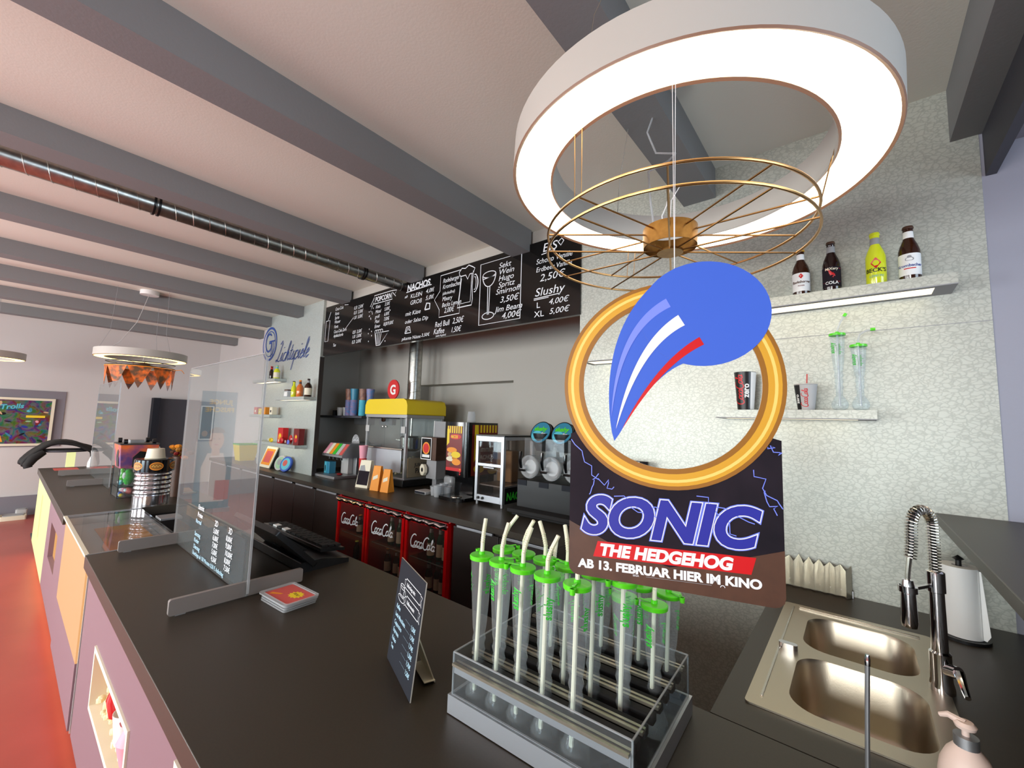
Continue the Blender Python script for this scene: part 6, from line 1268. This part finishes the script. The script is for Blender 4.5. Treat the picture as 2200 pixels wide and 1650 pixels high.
m = MB(); m.text('Trolls', .10, (PX, -.05, 1.62), (0, 1, .12), (0, -.1, 1), 'cyan', .2, .03, 'LEFT', 1, .005); m.plate([(-.13, 1.13), (.02, 1.13), (-.03, 1.30), (-.09, 1.30)], (PX, 0, 0), (0, 1, 0), (0, 0, 1), .005, 'orange'); m.plate(rect(.22, 1.50, .42, 1.535), (PX, 0, 0), (0, 1, 0), (0, 0, 1), .005, 'yellow_ink'); m.build('lettering', t)
t = thing('poster', 'narrow dark poster in pale frame beside the dark door', 'poster', (XW, 2.53, 1.4)); m = MB(); onwall(2.44, 2.70, 1.10, 1.88, .008, 'paint_greyframe', m); m.build('mount', t)
m = MB(); m.plate([rect(2.46, 1.13, 2.68, 1.80), rect(2.48, 1.15, 2.66, 1.78)[::-1]], (XW + .008, 0, 0), (0, 1, 0), (0, 0, 1), .02, 'white'); m.build('frame', t); m = MB(); m.plate(rect(2.48, 1.15, 2.66, 1.78), (XW + .009, 0, 0), (0, 1, 0), (0, 0, 1), .002, 'card_dark'); m.plate(ell(2.56, 1.25, .05, .06, 18), (XW + .011, 0, 0), (0, 1, 0), (0, 0, 1), .001, 'gold_b'); m.build('picture', t)
# things on the floor by the far wall
for i, (y, k, s, lb) in enumerate(((.02, 'white', (.10, .07, .09), 'white lamp foot on the floor at the left edge'), (.22, 'cream', (.12, .13, .06), 'low white box on the floor by the far wall'), (.30, 'grey_light', (.06, .06, .12), 'grey white canister on the floor behind the low white box'), (-.12, 'white_gloss', (.08, .08, .10), 'white round bin on the floor by far wall'))):
    t = thing('floor_box', lb, 'box', (-9.72 - .06 * (i == 2), y, .0)); m = MB(); m.plate(rrect(-s[0], -s[1], s[0], s[1], .02), (-9.72 - .10 * (i == 2), y, .0005), (1, 0, 0), (0, 1, 0), s[2], k); m.build('body', t, bevel=.008); m = MB(); m.plate(rrect(-s[0] * .8, -s[1] * .8, s[0] * .8, s[1] * .8, .015), (-9.72 - .10 * (i == 2), y, s[2] + .0005), (1, 0, 0), (0, 1, 0), .012, 'grey'); m.build('lid', t)
# yellow tub on the far cabinets
t = thing('popcorn_tub', 'yellow square tub with green rim on the far back cabinets', 'tub', (-7.30, 2.42, ZT)); m = MB()
def tub(mb, c, r0, r1, z0, z1, k): mb.add([(c[0] + sx * r0, c[1] + sy * r0, z0) for sx, sy in ((-1, -1), (1, -1), (1, 1), (-1, 1))] + [(c[0] + sx * r1, c[1] + sy * r1, z1) for sx, sy in ((-1, -1), (1, -1), (1, 1), (-1, 1))], [(3, 2, 1, 0), (0, 1, 5, 4), (1, 2, 6, 5), (2, 3, 7, 6), (3, 0, 4, 7)], k)
tub(m, (-7.30, 2.42), .10, .135, ZT + .0005, 1.19, 'yellow'); o = m.build('tub', t, smooth=False); md = o.modifiers.new('thick', 'SOLIDIFY'); md.thickness = .003
m = MB(); tub(m, (-7.30, 2.42), .135, .139, 1.188, 1.205, 'green_ink'); m.build('rim', t, smooth=False)

# ---------------------------------------------------------------- customer side, seen mirrored in the clear screen
t = thing('roll_up_banner', 'blue recruiting banner with yellow letters, mirrored in the near screen', 'banner', (-7.7, -.8, 0)); uu = Vector((-.55, .835, 0)).normalized(); 
o = Vector((-7.78, -.62, .20)); u = Vector((.10, -.42, 0)).normalized()
m = MB(); m.plate(rect(0, 0, .46, 1.80), o, u, (0, 0, 1), -.006, 'teal'); m.build('sheet', t)
n = u.cross(Vector((0, 0, 1)))
m = MB(); oo = o - n * .0065
def bt(s, sz, x, z, k): m.text(s, sz, o + u * (.46 - x) - n * .007 + Vector((0, 0, z)), -u, (0, 0, 1), k, 0, .03, 'LEFT', 1, .001)
bt('JUNGE', .10, .06, 1.60, 'yellow_ink'); bt('FRISCHE', .10, .03, 1.48, 'yellow_ink'); m.build('lettering', t)
m = MB(); PO = o + u * .46 - n * .007; pu = -u
QU = lambda q: [(x * .56, y) for x, y in q]
m.plate(QU([(.12, .10), (.66, .10), (.70, .62), (.58, .84), (.22, .84), (.12, .62)]), PO, pu, (0, 0, 1), .001, 'white'); m.plate(QU(ell(.40, 1.04, .17, .16, 28)), PO, pu, (0, 0, 1), .002, 'skin'); m.plate(QU(ell(.40, 1.15, .18, .09, 24, 0, 180)), PO, pu, (0, 0, 1), .003, 'hair'); m.plate(QU([(.30, .80), (.50, .80), (.48, .92), (.32, .92)]), PO, pu, (0, 0, 1), .0015, 'skin'); m.plate(QU(rect(.02, .12, .35, .42)), PO, pu, (0, 0, 1), .003, 'red')
for x in (.34, .46): m.plate(QU(ell(x, 1.06, .02, .008, 10)), PO, pu, (0, 0, 1), .0035, 'hair')
m.plate(QU(ell(.40, .97, .05, .010, 12)), PO, pu, (0, 0, 1), .0035, 'red_paper'); m.build('portrait', t)
m = MB(); m.bar(o + Vector((0, 0, -.03)) - u * .02, o + u * .48 + Vector((0, 0, -.03)), .12, .06, 'alu'); m.build('base', t)
